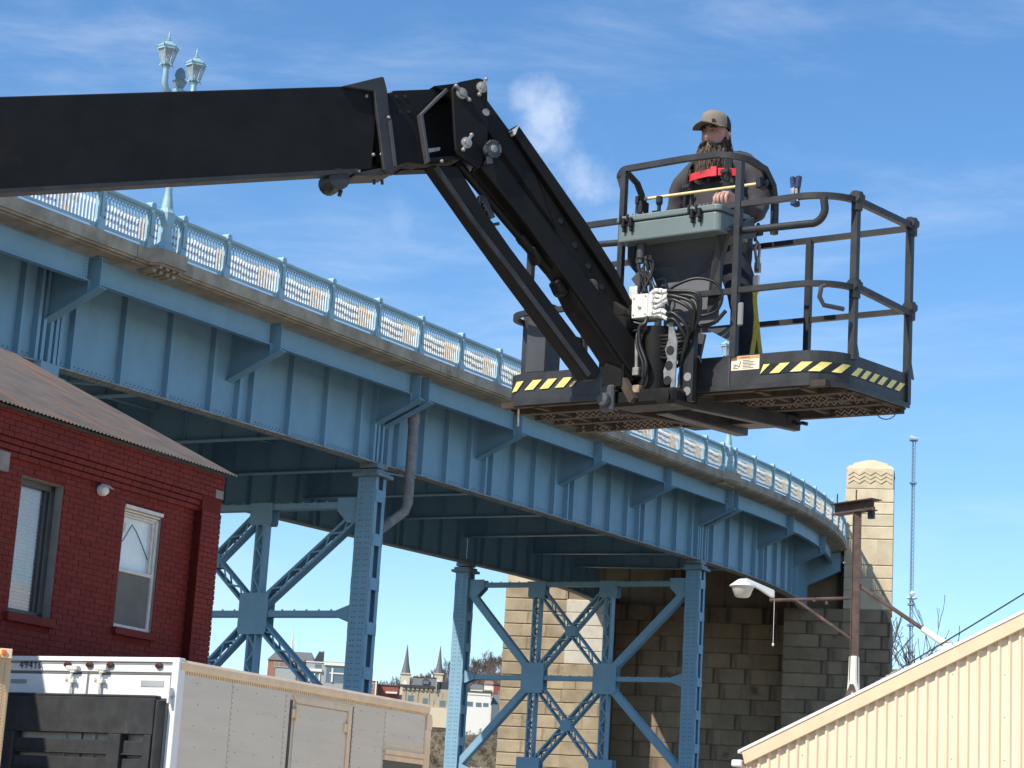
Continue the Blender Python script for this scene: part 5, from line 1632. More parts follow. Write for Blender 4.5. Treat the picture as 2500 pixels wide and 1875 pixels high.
# the front is open between the two halves where the mount sits
li = [p for p in o1 if p.x < 1.0]+[V((1.02, 0, 0))]
ri = [V((1.50, 0, 0))]+[p for p in o1 if p.x > 1.6]
kp('toe_board', wall_strip(li, -.0, TB, .012), M_BLACKW)
kp('toe_board', wall_strip(ri, -.0, TB, .012), M_BLACKW)
kp('toe_board', MB().box(0, LX, WY-.012, WY, .0, TB), M_BLACKW)
for pts in (li, ri):
    q = [p+V((0, 0, 0)) for p in pts]
    mb = wall_strip(q, -.022, .006, -.014); kp('lower_lip', mb, M_BLACKW)
kp('weld_seam', MB().box(1.765, 1.775, -.006, 0, .0, TB), M_STEELDK if False else M_PLATEDK)


def on_front(x, z, off):
    """point on the outer toe board face, x measured along the front and on round the right corner"""
    if x < RC:
        a = (RC-x)/RC; a = min(a, math.pi/2); return V((RC-math.sin(a)*RC-off*math.sin(a), RC-math.cos(a)*RC-off*math.cos(a), z))
    if x <= LX-RC: return V((x, -off, z))
    a = (x-(LX-RC))/RC
    if a < math.pi/2: return V((LX-RC+math.sin(a)*(RC+off), RC-math.cos(a)*(RC+off), z))
    return V((LX+off, RC+(a-math.pi/2)*RC, z))


def stripe(x0, w, sk=.065, z0=.062, z1=.117, clip=None, mt=M_YEL):
    mb = MB(); n = 10; vs_ = []
    for i in range(n+1):
        xb = x0+w*i/n
        xt = xb+sk
        if clip is not None: xb, xt = max(xb, clip), max(xt, clip)
        vs_ += [on_front(xb, z0, .007), on_front(xt, z1, .007)]
    kp('hazard_stripe', mb.add(vs_, [(2*i, 2*i+2, 2*i+3, 2*i+1) for i in range(n)]), mt)


stripe(1.94, .045, .066, clip=1.985)
for x in (2.048, 2.185, 2.295, 2.425, 2.56, 2.66, 2.76, 2.86, 2.97, 3.07): stripe(x, .065 if x < 2.3 else .06, .07)
for x in (.10, .245, .365, .485): stripe(x, .07, .065, .075, .135)
stripe(.60, .025, .03, .075, .11)
mb = MB(); vs_ = []
for x in [1.985+.01*i for i in range(116)]: vs_ += [on_front(x, .060, .0035), on_front(x, .119, .0035)]
kp('hazard_tape', mb.add(vs_, [(2*i, 2*i+2, 2*i+3, 2*i+1) for i in range(115)]), M_RUBBER)
kp('notice_card', MB().box(.66, .72, -.004, 0, .135, .18), M_WHITE)
# warning placard
pl_ = kp('warning_label', MB().box(1.782, 1.975, -.003, 0, .094, .178), mat('label_cream', (.80, .70, .52), .5, var=.04), bevel=.001)
kp('label_header', MB().box(1.784, 1.973, -.0042, -.0028, .160, .176), mat('label_orange', (.72, .30, .10), .5, var=.05))
mb = MB()
for i, w_ in enumerate((.05, .078, .07, .085, .06, .075)): mb.box(1.862, 1.862+w_, -.0042, -.0028, .149-.009*i, .152-.009*i)
for p, q in (((1.80, .112), (1.822, .125)), ((1.822, .125), (1.838, .112)), ((1.838, .112), (1.845, .138)), ((1.797, .128), (1.815, .128))): mb.bar((p[0], -.0036, p[1]), (q[0], -.0036, q[1]), .0014, .004, (0, 0, 1))
mb.box(1.795, 1.83, -.0042, -.0028, .104, .108); mb.lathe([(.004, 0), (.004, .001)], 8, (1.845, -.0032, .143), Matrix.Rotation(R(90), 4, 'X'))
kp('label_print', mb, mat('print_black', (.03, .03, .03), .5))
cu = bpy.data.curves.new('w', 'FONT'); cu.body = 'WARNING'; cu.size = .0135; cu.extrude = .0004; cu.align_x = 'CENTER'
to = bpy.data.objects.new('w', cu); C.objects.link(to); dg = bpy.context.evaluated_depsgraph_get(); me = bpy.data.meshes.new_from_object(to.evaluated_get(dg)); bpy.data.objects.remove(to)
me.materials.clear(); me.materials.append(bpy.data.materials['print_black'])
wo = put('label_text', me, None, bk); wo.location = (1.878, -.0046, .1635); wo.rotation_euler = (R(90), 0, 0)

# floor: grating, frame bars, beams underneath
mb = MB(); gx, gy = .052, .0235
y = .05; row = 0
while y < WY-.03:
    n = int((LX-.1)/(gx/2)); vs_ = []
    for i in range(n+1):
        x = .05+i*gx/2; yy = y+(gy*.46 if i % 2 else -gy*.46)
        inset = max(0, RC-min(x, LX-x)); 
        if yy < RC and inset > 0: yy = max(yy, RC-math.sqrt(max(0, RC*RC-inset*inset))+.01)
        vs_ += [(x, yy-.0045, .012), (x, yy+.0045, .012), (x, yy+.0045, .019), (x, yy-.0045, .019)]
    mb.add(vs_, [(4*i+k, 4*i+(k+1) % 4, 4*i+4+(k+1) % 4, 4*i+4+k) for i in range(n) for k in range(4)])
    y += gy; row += 1
kp('floor_grating', mb, M_GRATE, kind='stuff')
for y in (.20, .42, .62): kp('floor_bar', MB().box(.03, LX-.03, y-.03, y+.03, -.045, .010), M_UNDER)
for x in (.32, .82, 1.55, 1.95, 2.25): kp('floor_bar', MB().box(x-.02, x+.02, .03, WY-.03, -.038, .008), M_UNDER)
mb = MB(); mb.box(.05, LX-.05, .012, .06, -.03, .008); mb.box(.02, LX-.02, WY-.05, WY-.002, -.055, .01); mb.box(LX-.06, LX-.012, RC, WY, -.03, .01); mb.box(.012, .06, RC, WY, -.03, .01)
kp('floor_frame', mb, M_UNDER)
mb = MB(); mb.bar((1.30, .0, -.08), (1.30, WY, -.08), .09, .11); mb.box(1.22, 1.70, WY-.22, WY-.03, -.10, -.045)
mb.bar((1.50, .02, -.07), (1.72, WY-.03, -.085), .06, .09)
kp('support_beam', mb, M_BLACKW, bevel=.006)
kp('support_channel', MB().box(.95, 1.72, WY-.16, WY-.02, -.085, -.04), M_BLACK)
mb = MB(); mb.bar((.95, .1, -.065), (1.25, WY-.05, -.075), .08, .07); kp('rusty_crossbar', mb, M_UNDER)
mb = MB(); mb.tube([(1.73, WY-.1, -.08), (1.77, WY-.1, -.10), (1.79, WY-.1, -.09), (1.83, WY-.1, -.10)], .012, 6); kp('tie_scrap', mb, M_RUBBER)
mb = MB(); mb.tube(arc((2.33, WY-.02, -.03), (.07, 0, 0), (0, 0, -.055), 0, math.pi, 8), .004, 5); kp('wire_loop', mb, M_STEEL)
mb = MB(); mb.tube([(.12, .10, .0), (.11, .12, -.13)], .006, 5); kp('hanging_cord', mb, M_WHITEDIRTY)

# rails
TR, MR = 1.10, .577
rt_p = [p+V((0, 0, TR)) for p in rounded(0, LX, 0, WY, RC)]
split = [i for i, p in enumerate(rt_p) if p.x > 2.45 and p.y > .2]
front = [p for p in rt_p if not (p.x > 2.459 and p.y > .3)]
kp('top_rail', MB().tube(front[:1]+[p for p in front[1:]], .0205, 4), M_BLACKW, smooth=50)
kp('top_rail', MB().tube([V((LX, RC, TR)), V((LX, WY, TR))], .022, 4), M_BLACKW, smooth=50)
kp('top_rail', MB().tube([V((0, WY, TR-.01)), V((LX, WY, TR-.01))], .0195, 4), M_BLACKW, smooth=50)
md = [p+V((0, 0, MR)) for p in rounded(0, LX, 0, WY, RC)]
kp('mid_rail', MB().tube([p for p in md if not (p.x > 2.459 and p.y > .3)], .0195, 4), M_BLACKW, smooth=50)
kp('mid_rail', MB().tube([V((LX, RC, MR+.01)), V((LX, WY, MR-.02))], .021, 4), M_BLACKW, smooth=50)
kp('mid_rail', MB().tube([V((0, WY, MR)), V((LX, WY, MR))], .019, 4), M_BLACKW, smooth=50)
def post(x, y, z0, z1, r=.023): return kp('rail_post', MB().tube([V((x, y, z0)), V((x, y, z1))], r*.92, 4), M_BLACKW, smooth=50)
post(LX-.005, RC-.03, TB-.03, TR+.02, .026); post(LX-.005, WY-.01, 0, TR+.02, .025); post(1.755, WY-.01, 0, TR-.01, .024); post(.02, WY-.01, 0, TR, .024); post(.03, RC, 0, TR, .026)
post(.62, WY-.01, 0, TR-.01, .022)
for x, y in ((LX-.005, RC-.03), (LX-.005, WY-.01)):
    mb = MB()
    mb.prism([(x, y, TB), (x-.01, y+.09, TB-.02), (x, y, TB+.16)], (.012, 0, 0)); kp('post_gusset', mb, M_BLACKW)
for z in (TR, MR):
    for y in (RC-.03, WY):
        mb = MB(); mb.tube([(LX+.0, y-.035, z+.02), (LX, y+.035, z+.02)], .036, 8); mb.tube([(LX+.0, y, z-.06), (LX, y, z+.05)], .033, 8); kp('hinge_joint', mb, M_BLACKW, smooth=40)
mb = MB(); mb.tube([(2.385, .02, MR-.02), (2.372, .0, MR-.03), (2.365, -.005, MR-.09), (2.38, .02, MR-.135), (2.44, .14, MR-.14)], .014, 8); kp('hook', mb, M_PLATEDK, smooth=40)
# D shaped hand pipe under the top rail
mb = MB(); mb.tube([(1.80, .02, .945)]+[(2.27, .01, .932)]+arc((2.29, .01, 1.01), (0, 0, -.08), (.085, 0, 0), 0.1, math.pi/2, 6)+[(2.37, .0, TR-.02)], .023, 10); kp('hand_pipe', mb, M_BLACKW, smooth=50)
mb = MB(); mb.tube([(.98, .02, .965), (.62, .02, .98), (.52, .02, 1.04), (.52, .02, TR-.02)], .021, 10); kp('hand_pipe', mb, M_BLACKW, smooth=50)
# tall guard frame over the control box
post(1.797, -.005, TB-.01, 1.36, .0255); post(.945, .0, .40, 1.42, .023)
g0 = [V((.945, .0, 1.30)), V((.912, .0, 1.385))]+arc((.96, .0, 1.375), (-.05, 0, 0), (0, 0, .055), 0, math.pi/2, 4)
g1 = [V((1.40, .0, 1.437)), V((1.66, .0, 1.43))]+arc((1.66, .12, 1.425), (0, -.12, 0), (.125, 0, -.02), 0, math.pi/2, 6)+[V((1.80, .26, 1.385)), V((1.81, .34, 1.30)), V((1.812, .37, 1.20)), V((1.815, .37, 1.0))]
kp('guard_bar', MB().tube(g0+g1, .021, 4), M_BLACKW, smooth=50)
mb = MB(); mb.tube([V((.915, .0, 1.41)), V((.90, .10, 1.43)), V((.885, .22, 1.40)), V((.88, .28, 1.34)), V((.878, .3, 1.27))], .0215, 8); kp('guard_bar', mb, M_BLACKW, smooth=50)
mb = MB(); mb.box(.855, .90, .26, .34, 1.22, 1.30); mb.box(.85, .875, .25, .35, 1.28, 1.33); mb.tube([(.88, .3, 1.25), (.905, .28, 1.17), (.91, .27, 1.1)], .016, 6); mb.tube([(.862, .25, 1.28), (.858, .25, 1.16)], .004, 4); kp('sensor_bracket', mb, M_RUBBER, bevel=.005)
mb = MB(); mb.box(1.75, 1.80, .24, .33, 1.27, 1.335); mb.tube([(1.80, .26, 1.30), (1.825, .26, 1.30)], .022, 8); kp('sensor_bracket', mb, M_RUBBER, bevel=.005)
kp('sensor_bar', MB().tube([(.885, .29, 1.315), (1.76, .28, 1.305)], .0095, 8), M_YELBAR, smooth=50)

# control box
mb = MB()
def rbox(x0, x1, y0, y1, z0, z1, r=.04, n=4):
    pts = []
    for cx, cy, a0 in ((x1-r, y0+r, -90), (x1-r, y1-r, 0), (x0+r, y1-r, 90), (x0+r, y0+r, 180)):
        for i in range(n+1): a = R(a0+90*i/n); pts.append((cx+r*math.cos(a), cy+r*math.sin(a), z0))
    return MB().prism(pts, (0, 0, z1-z0))
bx = kp('control_box', rbox(.985, 1.735, -.12, .23, .925, 1.045), M_GREYGRN, bevel=.01, seg=2)
put('lid', rbox(.975, 1.745, -.13, .24, 1.05, 1.088), M_GREYGRN, bx, bevel=.008, seg=2)
put('gasket', rbox(.988, 1.732, -.118, .228, 1.043, 1.052), M_RUBBER, bx)
for x in (1.08, 1.58):
    mb = MB()
    for dx in (-.026, .026): mb.box(x+dx-.012, x+dx+.012, -.155, -.12, 1.012, 1.068); mb.box(x+dx-.008, x+dx+.008, -.145, -.12, .985, 1.012); mb.box(x+dx-.02, x+dx-.006, -.165, -.15, 1.04, 1.085)
    put('latch', mb, M_RUBBER, bx, bevel=.003)
mb = MB()
for x in (1.03, 1.06, 1.09, 1.14, 1.47, 1.50, 1.525, 1.555, 1.585, 1.61): mb.tube([(x, -.06, 1.088), (x+.004, -.065, 1.118)], .005, 6); mb.lathe([(.01, 0), (.01, .008)], 8, (x, -.06, 1.086))
put('switch', mb, M_STEEL, bx)
mb = MB(); mb.lathe([(.03, 0), (.03, .03), (.012, .04), (.012, .09), (.022, .11), (.02, .15)], 10, (1.18, .05, 1.088)); mb.box(1.22, 1.27, -.08, -.03, 1.088, 1.112); put('joystick', mb, M_RUBBER, bx)
kp('side_bracket', MB().prism([(1.745, -.05, .94), (1.748, .22, 1.08), (1.748, .26, .96), (1.746, .06, .91)], (.012, 0, 0)), M_PLATEDK)
# cowl and legs below the box
mb = MB(); mb.prism([(1.02, .0, .925), (1.70, .0, .925), (1.71, .02, .90), (1.62, .10, .78), (1.60, .12, .60), (1.22, .12, .56), (1.10, .08, .80)], (0, .02, 0)); kp('cowl', mb, M_PLATEDK)
kp('cowl_lower', MB().box(1.22, 1.61, .095, .11, .42, .70), mat('plate_mid_grey', (.12, .122, .13), .5, var=.1))
mb = MB(); mb.prism([(1.66, -.02, .925), (1.735, -.02, .925), (1.70, -.0, .86), (1.665, .02, .80), (1.655, .03, .55), (1.58, .03, .46), (1.575, .03, .52), (1.605, .02, .80), (1.645, .0, .86)], (0, .03, 0)); kp('box_leg', mb, M_BLACKW)
mb = MB(); mb.prism([(1.0, -.01, .93), (1.06, -.01, .93), (1.02, .02, .84), (1.12, .06, .72), (1.10, .06, .69), (.98, .02, .83)], (0, .03, 0)); kp('box_leg', mb, M_BLACKW)
mb = MB(); mb.tube([(1.13, -.05, .925), (1.13, -.05, .83)], .027, 10); mb.tube([(1.13, -.05, .86), (1.13, -.05, .80)], .019, 10); kp('cable_gland', mb, M_PLATEDK, smooth=40)
rc_ = random.Random(9)
for k in range(8):
    x = 1.12+.012*k; mb = HB()
    mb.tube([(x, -.05, .84), (x+rc_.uniform(-.02, .05), -.06, .76), (x+.03+rc_.uniform(-.03, .06), -.07, .69), (1.16+.02*k, -.09, .60)], .008, 6); kp('wire', mb, M_RUBBER, smooth=60)
mb = HB(); mb.tube([(1.19, -.06, .82), (1.24, -.08, .80), (1.26, -.09, .76), (1.24, -.08, .70), (1.20, -.07, .66)], .006, 6); mb.tube([(1.26, -.05, .68), (1.32, -.06, .68), (1.345, -.07, .64), (1.34, -.07, .58)], .006, 6); kp('wire', mb, M_RUBBER, smooth=60)
mb = MB(); mb.prism([(1.03, .0, .72), (1.10, .0, .64), (1.14, .02, .60), (1.10, .02, .80)], (0, .02, 0)); mb.box(1.06, 1.11, .0, .03, .64, .67); kp('small_bracket', mb, M_BLACKW)
kp('label_plate', MB().box(1.055, 1.115, -.05, -.045, .56, .66), M_WHITEDIRTY)
# hydraulic manifold with its pale fittings and hoses
mf = kp('manifold', MB().box(1.215, 1.33, -.24, -.10, .41, .555), mat('manifold_plate_pale', (.72, .70, .62), .5, var=.06), bevel=.003)
put('manifold_side', MB().box(1.33, 1.36, -.235, -.10, .415, .55), M_WHITEDIRTY, mf)
mb = MB(); mb.lathe([(.012, 0), (.012, .006), (.007, .008)], 8, (1.275, -.24, .475), Matrix.Rotation(R(90), 4, 'X'))
for x, z in ((1.23, .53), (1.23, .43), (1.315, .54), (1.315, .43)): mb.lathe([(.005, 0), (.005, .004)], 8, (x, -.24, z), Matrix.Rotation(R(90), 4, 'X'))
put('bolt', mb, M_STEEL, mf)
for k in range(6):
    z = .555-.025*k; a = V((1.34, -.22+.01*(k % 2), z)); pts = [a]
    for i in range(1, 5): pts.append(a+V((.035*i, -.008*i, .012*math.sin(i*1.3+k)-(.010*i if k > 3 else -.002*i))))
    mb = MB()
    for i in range(4):
        mb.tube([pts[i], pts[i]+(pts[i+1]-pts[i])*.82], [.015, .012 if i % 2 else .017], 7); mb.tube([pts[i]+(pts[i+1]-pts[i])*.5, pts[i+1]], .0095, 7)
    put('fitting', mb, M_WHITEDIRTY, mf, smooth=40)
    end = pts[-1]
    h = HB(); bend = .12+.028*k
    h.tube([end, end+V((.05, -.0, -.006)), end+V((.10+.02*(5-k), .02, -.03-.01*k)), end+V((.10+.02*(5-k), .05, -.13)), end+V((.04+.02*(5-k), .08, -.21-.01*k)), end+V((-.04, .10, -.26)), end+V((-.1, .10, -.34))], .011, 8)
    put('hose', h, M_RUBBER, mf, smooth=60)
for k in range(3):
    z = .53-.045*k; mb = MB(); mb.tube([(1.215, -.19, z), (1.18, -.19, z)], [.015, .018], 7); mb.tube([(1.18, -.19, z), (1.155, -.19, z-.006)], .012, 7); put('fitting', mb, M_WHITEDIRTY, mf, smooth=40)
    h = HB(); h.tube([(1.16, -.19, z), (1.11, -.2, z-.01), (1.05, -.2, z-.05+.02*k), (.98, -.18, z-.02)], .010, 8); put('hose', h, M_RUBBER, mf, smooth=60)
for r_, c_ in ((.105, (1.66, -.12, .505)),):
    h = HB(); h.tube([(1.42, -.20, .55), (1.50, -.19, .60), (1.62, -.16, .635), (1.73, -.12, .605), (1.765, -.10, .53), (1.73, -.09, .45), (1.65, -.10, .42), (1.56, -.12, .42)], .009, 8); put('hose', h, M_RUBBER, mf, smooth=60)
h = HB(); h.tube([(1.78, -.08, .44), (1.70, -.08, .375), (1.60, -.1, .36), (1.52, -.12, .38)], .012, 8); put('hose', h, M_RUBBER, mf, smooth=60)
for k in range(7):
    h = HB(); cx, cz = 1.45+.01*(k % 3), .32-.022*k; rr_ = .115-.006*k
    h.tube(arc((cx, -.12, cz), (rr_, 0, 0), (.02, -.09, -.03), 0, 2*math.pi, 14), .011, 7); put('hose', h, M_RUBBER, mf, smooth=60)
h = HB(); h.tube([(1.33, -.24, .41), (1.335, -.26, .37), (1.30, -.27, .34), (1.31, -.27, .24), (1.355, -.27, .14), (1.36, -.27, .08), (1.33, -.26, .0)], .012, 8); h.tube([(1.30, -.25, .34), (1.285, -.27, .30), (1.30, -.28, .22), (1.345, -.28, .12), (1.345, -.28, .04)], .009, 8); put('hose', h, M_RUBBER, mf, smooth=60)
h = HB(); h.tube([(1.13, -.2, .36), (1.2, -.22, .335), (1.29, -.22, .345)], .009, 8); h.tube([(1.08, -.2, .48), (1.14, -.22, .42), (1.22, -.22, .39), (1.3, -.2, .37)], .010, 8); put('hose', h, M_RUBBER, mf, smooth=60)
# rotator and mount
mb = MB(); mb.box(1.06, 1.215, -.30, -.10, -.02, .44); mb.prism([(1.06, -.3, .44), (1.215, -.3, .40), (1.215, -.3, .46), (1.12, -.3, .52), (1.06, -.3, .5)], (0, .18, 0)); kp('mount_bracket', mb, M_BLACK, bevel=.012)
mb = MB(); mb.tube([(1.33, -.12, -.06), (1.33, -.12, .36)], .11, 18); kp('rotator', mb, M_BLACK, smooth=40)
mb = MB(); mb.box(1.24, 1.27, -.235, -.20, .08, .28); mb.box(1.245, 1.29, -.25, -.2, .06, .11); mb.box(1.26, 1.29, -.25, -.21, .28, .31); kp('valve', mb, M_STEEL, bevel=.004)
mb = MB(); mb.box(1.275, 1.325, -.285, -.24, -.055, -.005); kp('rusty_block', mb, mat('rusty_tan_block', (.30, .21, .13), .8, var=.25, vscale=30), bevel=.006)
mb = MB(); mb.prism([(1.475, -.22, .37), (1.50, -.22, .37), (1.54, -.22, .25), (1.535, -.22, -.13), (1.505, -.22, -.13), (1.505, -.22, .02), (1.46, -.22, .0), (1.45, -.22, .08), (1.475, -.22, .15), (1.455, -.22, .21), (1.475, -.22, .26)], (0, .012, 0)); kp('drilled_plate', mb, mat('worn_grey_plate', (.20, .20, .205), .5, var=.25, vscale=25), bevel=.002)
mb = MB()
for x, z in ((1.495, .20), (1.49, .11), (1.485, .02)): mb.lathe([(.027, 0), (.027, .003)], 16, (x, -.221, z), Matrix.Rotation(R(90), 4, 'X'))
kp('plate_hole', mb, M_RUBBER)
kp('mount_cheek', MB().box(1.55, 1.62, -.16, -.12, -.10, .36), M_RUBBER)
mb = MB()
for z in (.045, -.04): mb.lathe([(.026, 0), (.026, .003)], 16, (1.585, -.161, z), Matrix.Rotation(R(90), 4, 'X'))
kp('lightening_disc', mb, mat('grey_disc', (.22, .22, .23), .5))
mb = MB(); mb.box(1.07, 1.17, -.33, -.29, -.16, .0); kp('pivot_ear', mb, M_PLATEDK, bevel=.012)
mb = MB(); mb.lathe([(.042, 0), (.045, .012), (.036, .03), (.01, .034)], 16, (1.115, -.33, -.09), Matrix.Rotation(R(90), 4, 'X')); kp('pivot_pin', mb, M_PLATEDK, smooth=40)
mb = MB(); mb.box(1.10, 1.58, -.28, -.02, -.125, -.03); kp('mount_base', mb, M_BLACK, bevel=.02)
mb = MB(); mb.lathe([(.045, 0), (.05, .01), (.02, .014)], 16, (1.50, -.285, -.085), Matrix.Rotation(R(90), 4, 'X')); kp('pivot_pin', mb, M_BLACK, smooth=40)
mb = MB(); mb.bar((1.20, -.27, .03), (1.30, -.29, -.10), .04, .05); kp('rust_strut', mb, M_UNDER)
mb = MB(); mb.prism([(.84, -.02, .10), (.905, -.02, .10), (.925, -.02, .24), (.885, -.02, .24), (.87, -.02, .14)], (0, .05, 0)); mb.box(.83, 1.06, -.02, .05, .03, .13); kp('pedal_bracket', mb, M_PLATEDK, bevel=.012)
kp('mount_web', MB().prism([(.80, .02, .0), (1.08, .02, .0), (1.08, .02, .50), (.80, .02, .40)], (0, .03, 0)), M_BLACK)
mb = MB(); mb.prism([(1.60, .0, .36), (1.79, .0, .36), (1.79, .0, .26)], (0, .012, 0)); mb.bar((1.55, .02, .34), (1.50, .02, .10), .02, .06); kp('brace_plate', mb, M_PLATEDK)
kp('grip_plate', MB().box(1.815, 1.855, -.015, .0, .36, .50), mat('grip_grey', (.22, .23, .23), .6, var=.1), bevel=.008)
# storage box at the left end
kp('tool_box', MB().box(.15, .31, .10, .27, .20, .60), M_PLATEDK, bevel=.015, seg=2)
mb = MB(); mb.tube(arc((.17, .22, .66), (.10, 0, 0), (0, .12, 0), 0, 2*math.pi, 20), .012, 6); mb.tube(arc((.17, .22, .635), (.095, 0, 0), (0, .115, 0), 0, 2*math.pi, 20), .011, 6); kp('hoop', mb, M_BLACKW, smooth=50)

# spring clamp left on the rail
cl = bpy.data.objects.new('spring_clamp', None); C.objects.link(cl); cl.matrix_world = BM @ Matrix.Translation((2.18, -.0, 1.10))
tag(cl, 'blue handled spring clamp gripping the top rail of the work platform', 'clamp')
for sg in (-1, 1):
    mb = MB(); mb.bar((sg*.012, sg*.010, -.02), (sg*.012, sg*.010, .06), .010, .022); mb.bar((sg*.010, -sg*.01, .05), (sg*.018, -sg*.01, -.03), .008, .018); put('jaw', mb, M_STEEL, cl)
    mb = MB(); mb.bar((sg*.012, 0, .05), (sg*.022, 0, .125), .030, .032, (0, 1, 0)); put('handle', mb, mat('clamp_blue_grip', (.02, .032, .095), .5), cl, bevel=.006)
mb = MB(); mb.box(-.018, .018, -.03, .03, -.055, -.02); put('pad', mb, bpy.data.materials['clamp_blue_grip'], cl, bevel=.006)

# ------------------------------------------------------------------ the man on the platform
YAW = -.6795
foot = BM @ V((1.26, .58, .03))
man = thing('person', 'bearded person in cap, dark hoodie and red chest harness standing at the platform controls', 'person', foot, YAW)
# local: x to the figure's left (image right), -y forward (toward the control box), z up
M_SKIN = mat('skin', (.46, .235, .17), .55, var=.1, vscale=14)
M_HOOD = mat('dark_hoodie', (.052, .046, .049), .9, var=.2, vscale=9, bump=.4, bscale=30)
M_JEAN = mat('dark_jeans', (.014, .018, .03), .9, var=.3, vscale=9)
M_BOOT = mat('boot_leather', (.05, .033, .02), .7, var=.2)
M_HAIR = mat('brown_beard_hair', (.034, .021, .014), .8, var=.5, vscale=30)
M_CAPF = mat('cap_taupe_front', (.235, .195, .155), .9, var=.06, vscale=20)
M_CAPB = mat('cap_dark_mesh', (.018, .018, .016), .9, var=.2)
M_RED = mat('red_webbing', (.62, .022, .035), .6, var=.12, vscale=25)
M_WEB = mat('black_webbing', (.012, .012, .013), .7, var=.2)


def skin_body(verts, edges, radii, root):
    me = bpy.data.meshes.new('body'); me.from_pydata(verts, edges, [])
    o = bpy.data.objects.new('body', me); C.objects.link(o)
    md_ = o.modifiers.new('skin', 'SKIN'); md_.use_smooth_shade = True
    sv = me.skin_vertices[0].data
    for i, r_ in enumerate(radii): sv[i].radius = r_ if isinstance(r_, tuple) else (r_, r_)
    for i in range(len(verts)): sv[i].use_root = (i == root)
    sb = o.modifiers.new('sub', 'SUBSURF'); sb.levels = 2; sb.render_levels = 2
    dg = bpy.context.evaluated_depsgraph_get(); dg.update()
    m2 = bpy.data.meshes.new_from_object(o.evaluated_get(dg)); bpy.data.objects.remove(o)
    return m2


SH = 1.50
vt = [(.02, .02, .98), (.02, .03, 1.10), (.01, .02, 1.24), (-.01, .02, 1.41), (-.01, .04, 1.545), (-.01, .02, 1.64), (-.015, .0, 1.71),
      # left arm (image right): shoulder, elbow, wrist, palm, knuckles
      (.20, .03, 1.525), (.275, .03, 1.455), (.312, .02, 1.25), (.33, -.04, 1.165), (.36, -.22, 1.145), (.365, -.40, 1.135),
      # right arm
      (-.215, .03, 1.525), (-.295, .02, 1.44), (-.335, .03, 1.23), (-.32, -.06, 1.15), (-.24, -.24, 1.11), (-.17, -.36, 1.10),
      # left leg
      (.13, .02, .90), (.205, -.01, .72), (.235, .0, .50), (.255, .03, .28), (.265, .04, .08), (.28, -.10, .04),
      # right leg
      (-.09, .02, .90), (-.16, .0, .72), (-.185, .0, .50), (-.20, .03, .28), (-.205, .04, .08), (-.22, -.10, .04)]
ed_ = [(0, 1), (1, 2), (2, 3), (3, 4), (4, 5), (5, 6), (4, 7), (7, 8), (8, 9), (9, 10), (10, 11), (11, 12), (4, 13), (13, 14), (14, 15), (15, 16), (16, 17), (17, 18),
       (0, 19), (19, 20), (20, 21), (21, 22), (22, 23), (23, 24), (0, 25), (25, 26), (26, 27), (27, 28), (28, 29), (29, 30)]
rd = [(.17, .13), (.235, .15), (.245, .155), (.215, .145), (.135, .105), (.072, .075), (.065, .07),
      (.105, .10), (.085, .085), (.068, .068), (.066, .066), (.054, .054), (.036, .04),
      (.105, .10), (.085, .085), (.068, .068), (.064, .064), (.054, .054), (.038, .04),
      (.115, .115), (.098, .098), (.078, .078), (.07, .07), (.06, .06), (.045, .045),
      (.115, .115), (.098, .098), (.078, .078), (.07, .07), (.06, .06), (.045, .045)]
me = skin_body(vt, ed_, rd, 0)
for m_ in (M_HOOD, M_JEAN, M_SKIN, M_BOOT): me.materials.append(m_)
mi = []
for p in me.polygons:
    c_ = p.center
    k = 0
    if c_.z < .97 and abs(c_.x) < .31 and not (c_.z > .9 and c_.y < -.2): k = 1
    if c_.z < .13: k = 3
    if c_.z > 1.675: k = 2
    if c_.y < -.355: k = 2
    mi.append(k)
me.polygons.foreach_set('material_index', mi); me.shade_smooth()
body = put('body', me, None, man)
tx = bpy.data.textures.new('folds', 'CLOUDS'); tx.noise_scale = .11; tx.noise_depth = 2
dsp = body.modifiers.new('folds', 'DISPLACE'); dsp.texture = tx; dsp.strength = .045; dsp.mid_level = .5; dsp.texture_coords = 'LOCAL'

# head: rings of a real profile, chin to crown, facing -y
HC = V((-.015, -.035, 1.730))
hm = MB(); nr, na = 22, 32; vs_ = []
for i in range(nr+1):
    t = i/nr; z = -.125+.25*t
    # half widths of the skull at this height
    w_ = .076*math.sqrt(max(0, 1-((z-.02)/.112)**2)) if z > .02 else .076-.022*((.02-z)/.145)**1.5
    dfr = .098*math.sqrt(max(0, 1-((z-.02)/.118)**2)) if z > .02 else .098-.012*((.02-z)/.145)**2
    w_ = max(w_, .012); dfr = max(dfr, .012)
    for k in range(na):
        a = 2*math.pi*k/na
        x = w_*math.sin(a); y = -dfr*math.cos(a)
        front = max(0, math.cos(a))
        if front > 0:
            ax = abs(x)
            nose = math.exp(-(ax/.013)**2)*max(0, 1-abs((z+.012)/.038)) if z < .03 else 0
            nose = math.exp(-(ax/(.010+.012*max(0, min(1, (.02-z)/.05))))**2)*(max(0, min(1, (.035-z)/.06)) if z > -.032 else max(0, 1-(-.032-z)/.010))
            y -= .033*nose
            y += .018*math.exp(-((ax-.031)/.016)**2-((z-.022)/.012)**2)       # eye sockets
            y -= .006*math.exp(-((z-.043)/.010)**2)*front                        # brow
            y -= .006*math.exp(-((ax-.042)/.02)**2-((z+.012)/.02)**2)          # cheeks
            y -= .006*math.exp(-(ax/.022)**2-((z+.062)/.012)**2)                # lips
        vs_.append(HC+V((x, y, z)))
fs = [(i*na+k, i*na+(k+1) % na, (i+1)*na+(k+1) % na, (i+1)*na+k) for i in range(nr) for k in range(na)]
fs += [tuple(range(na))[::-1], tuple(range(nr*na, nr*na+na))]
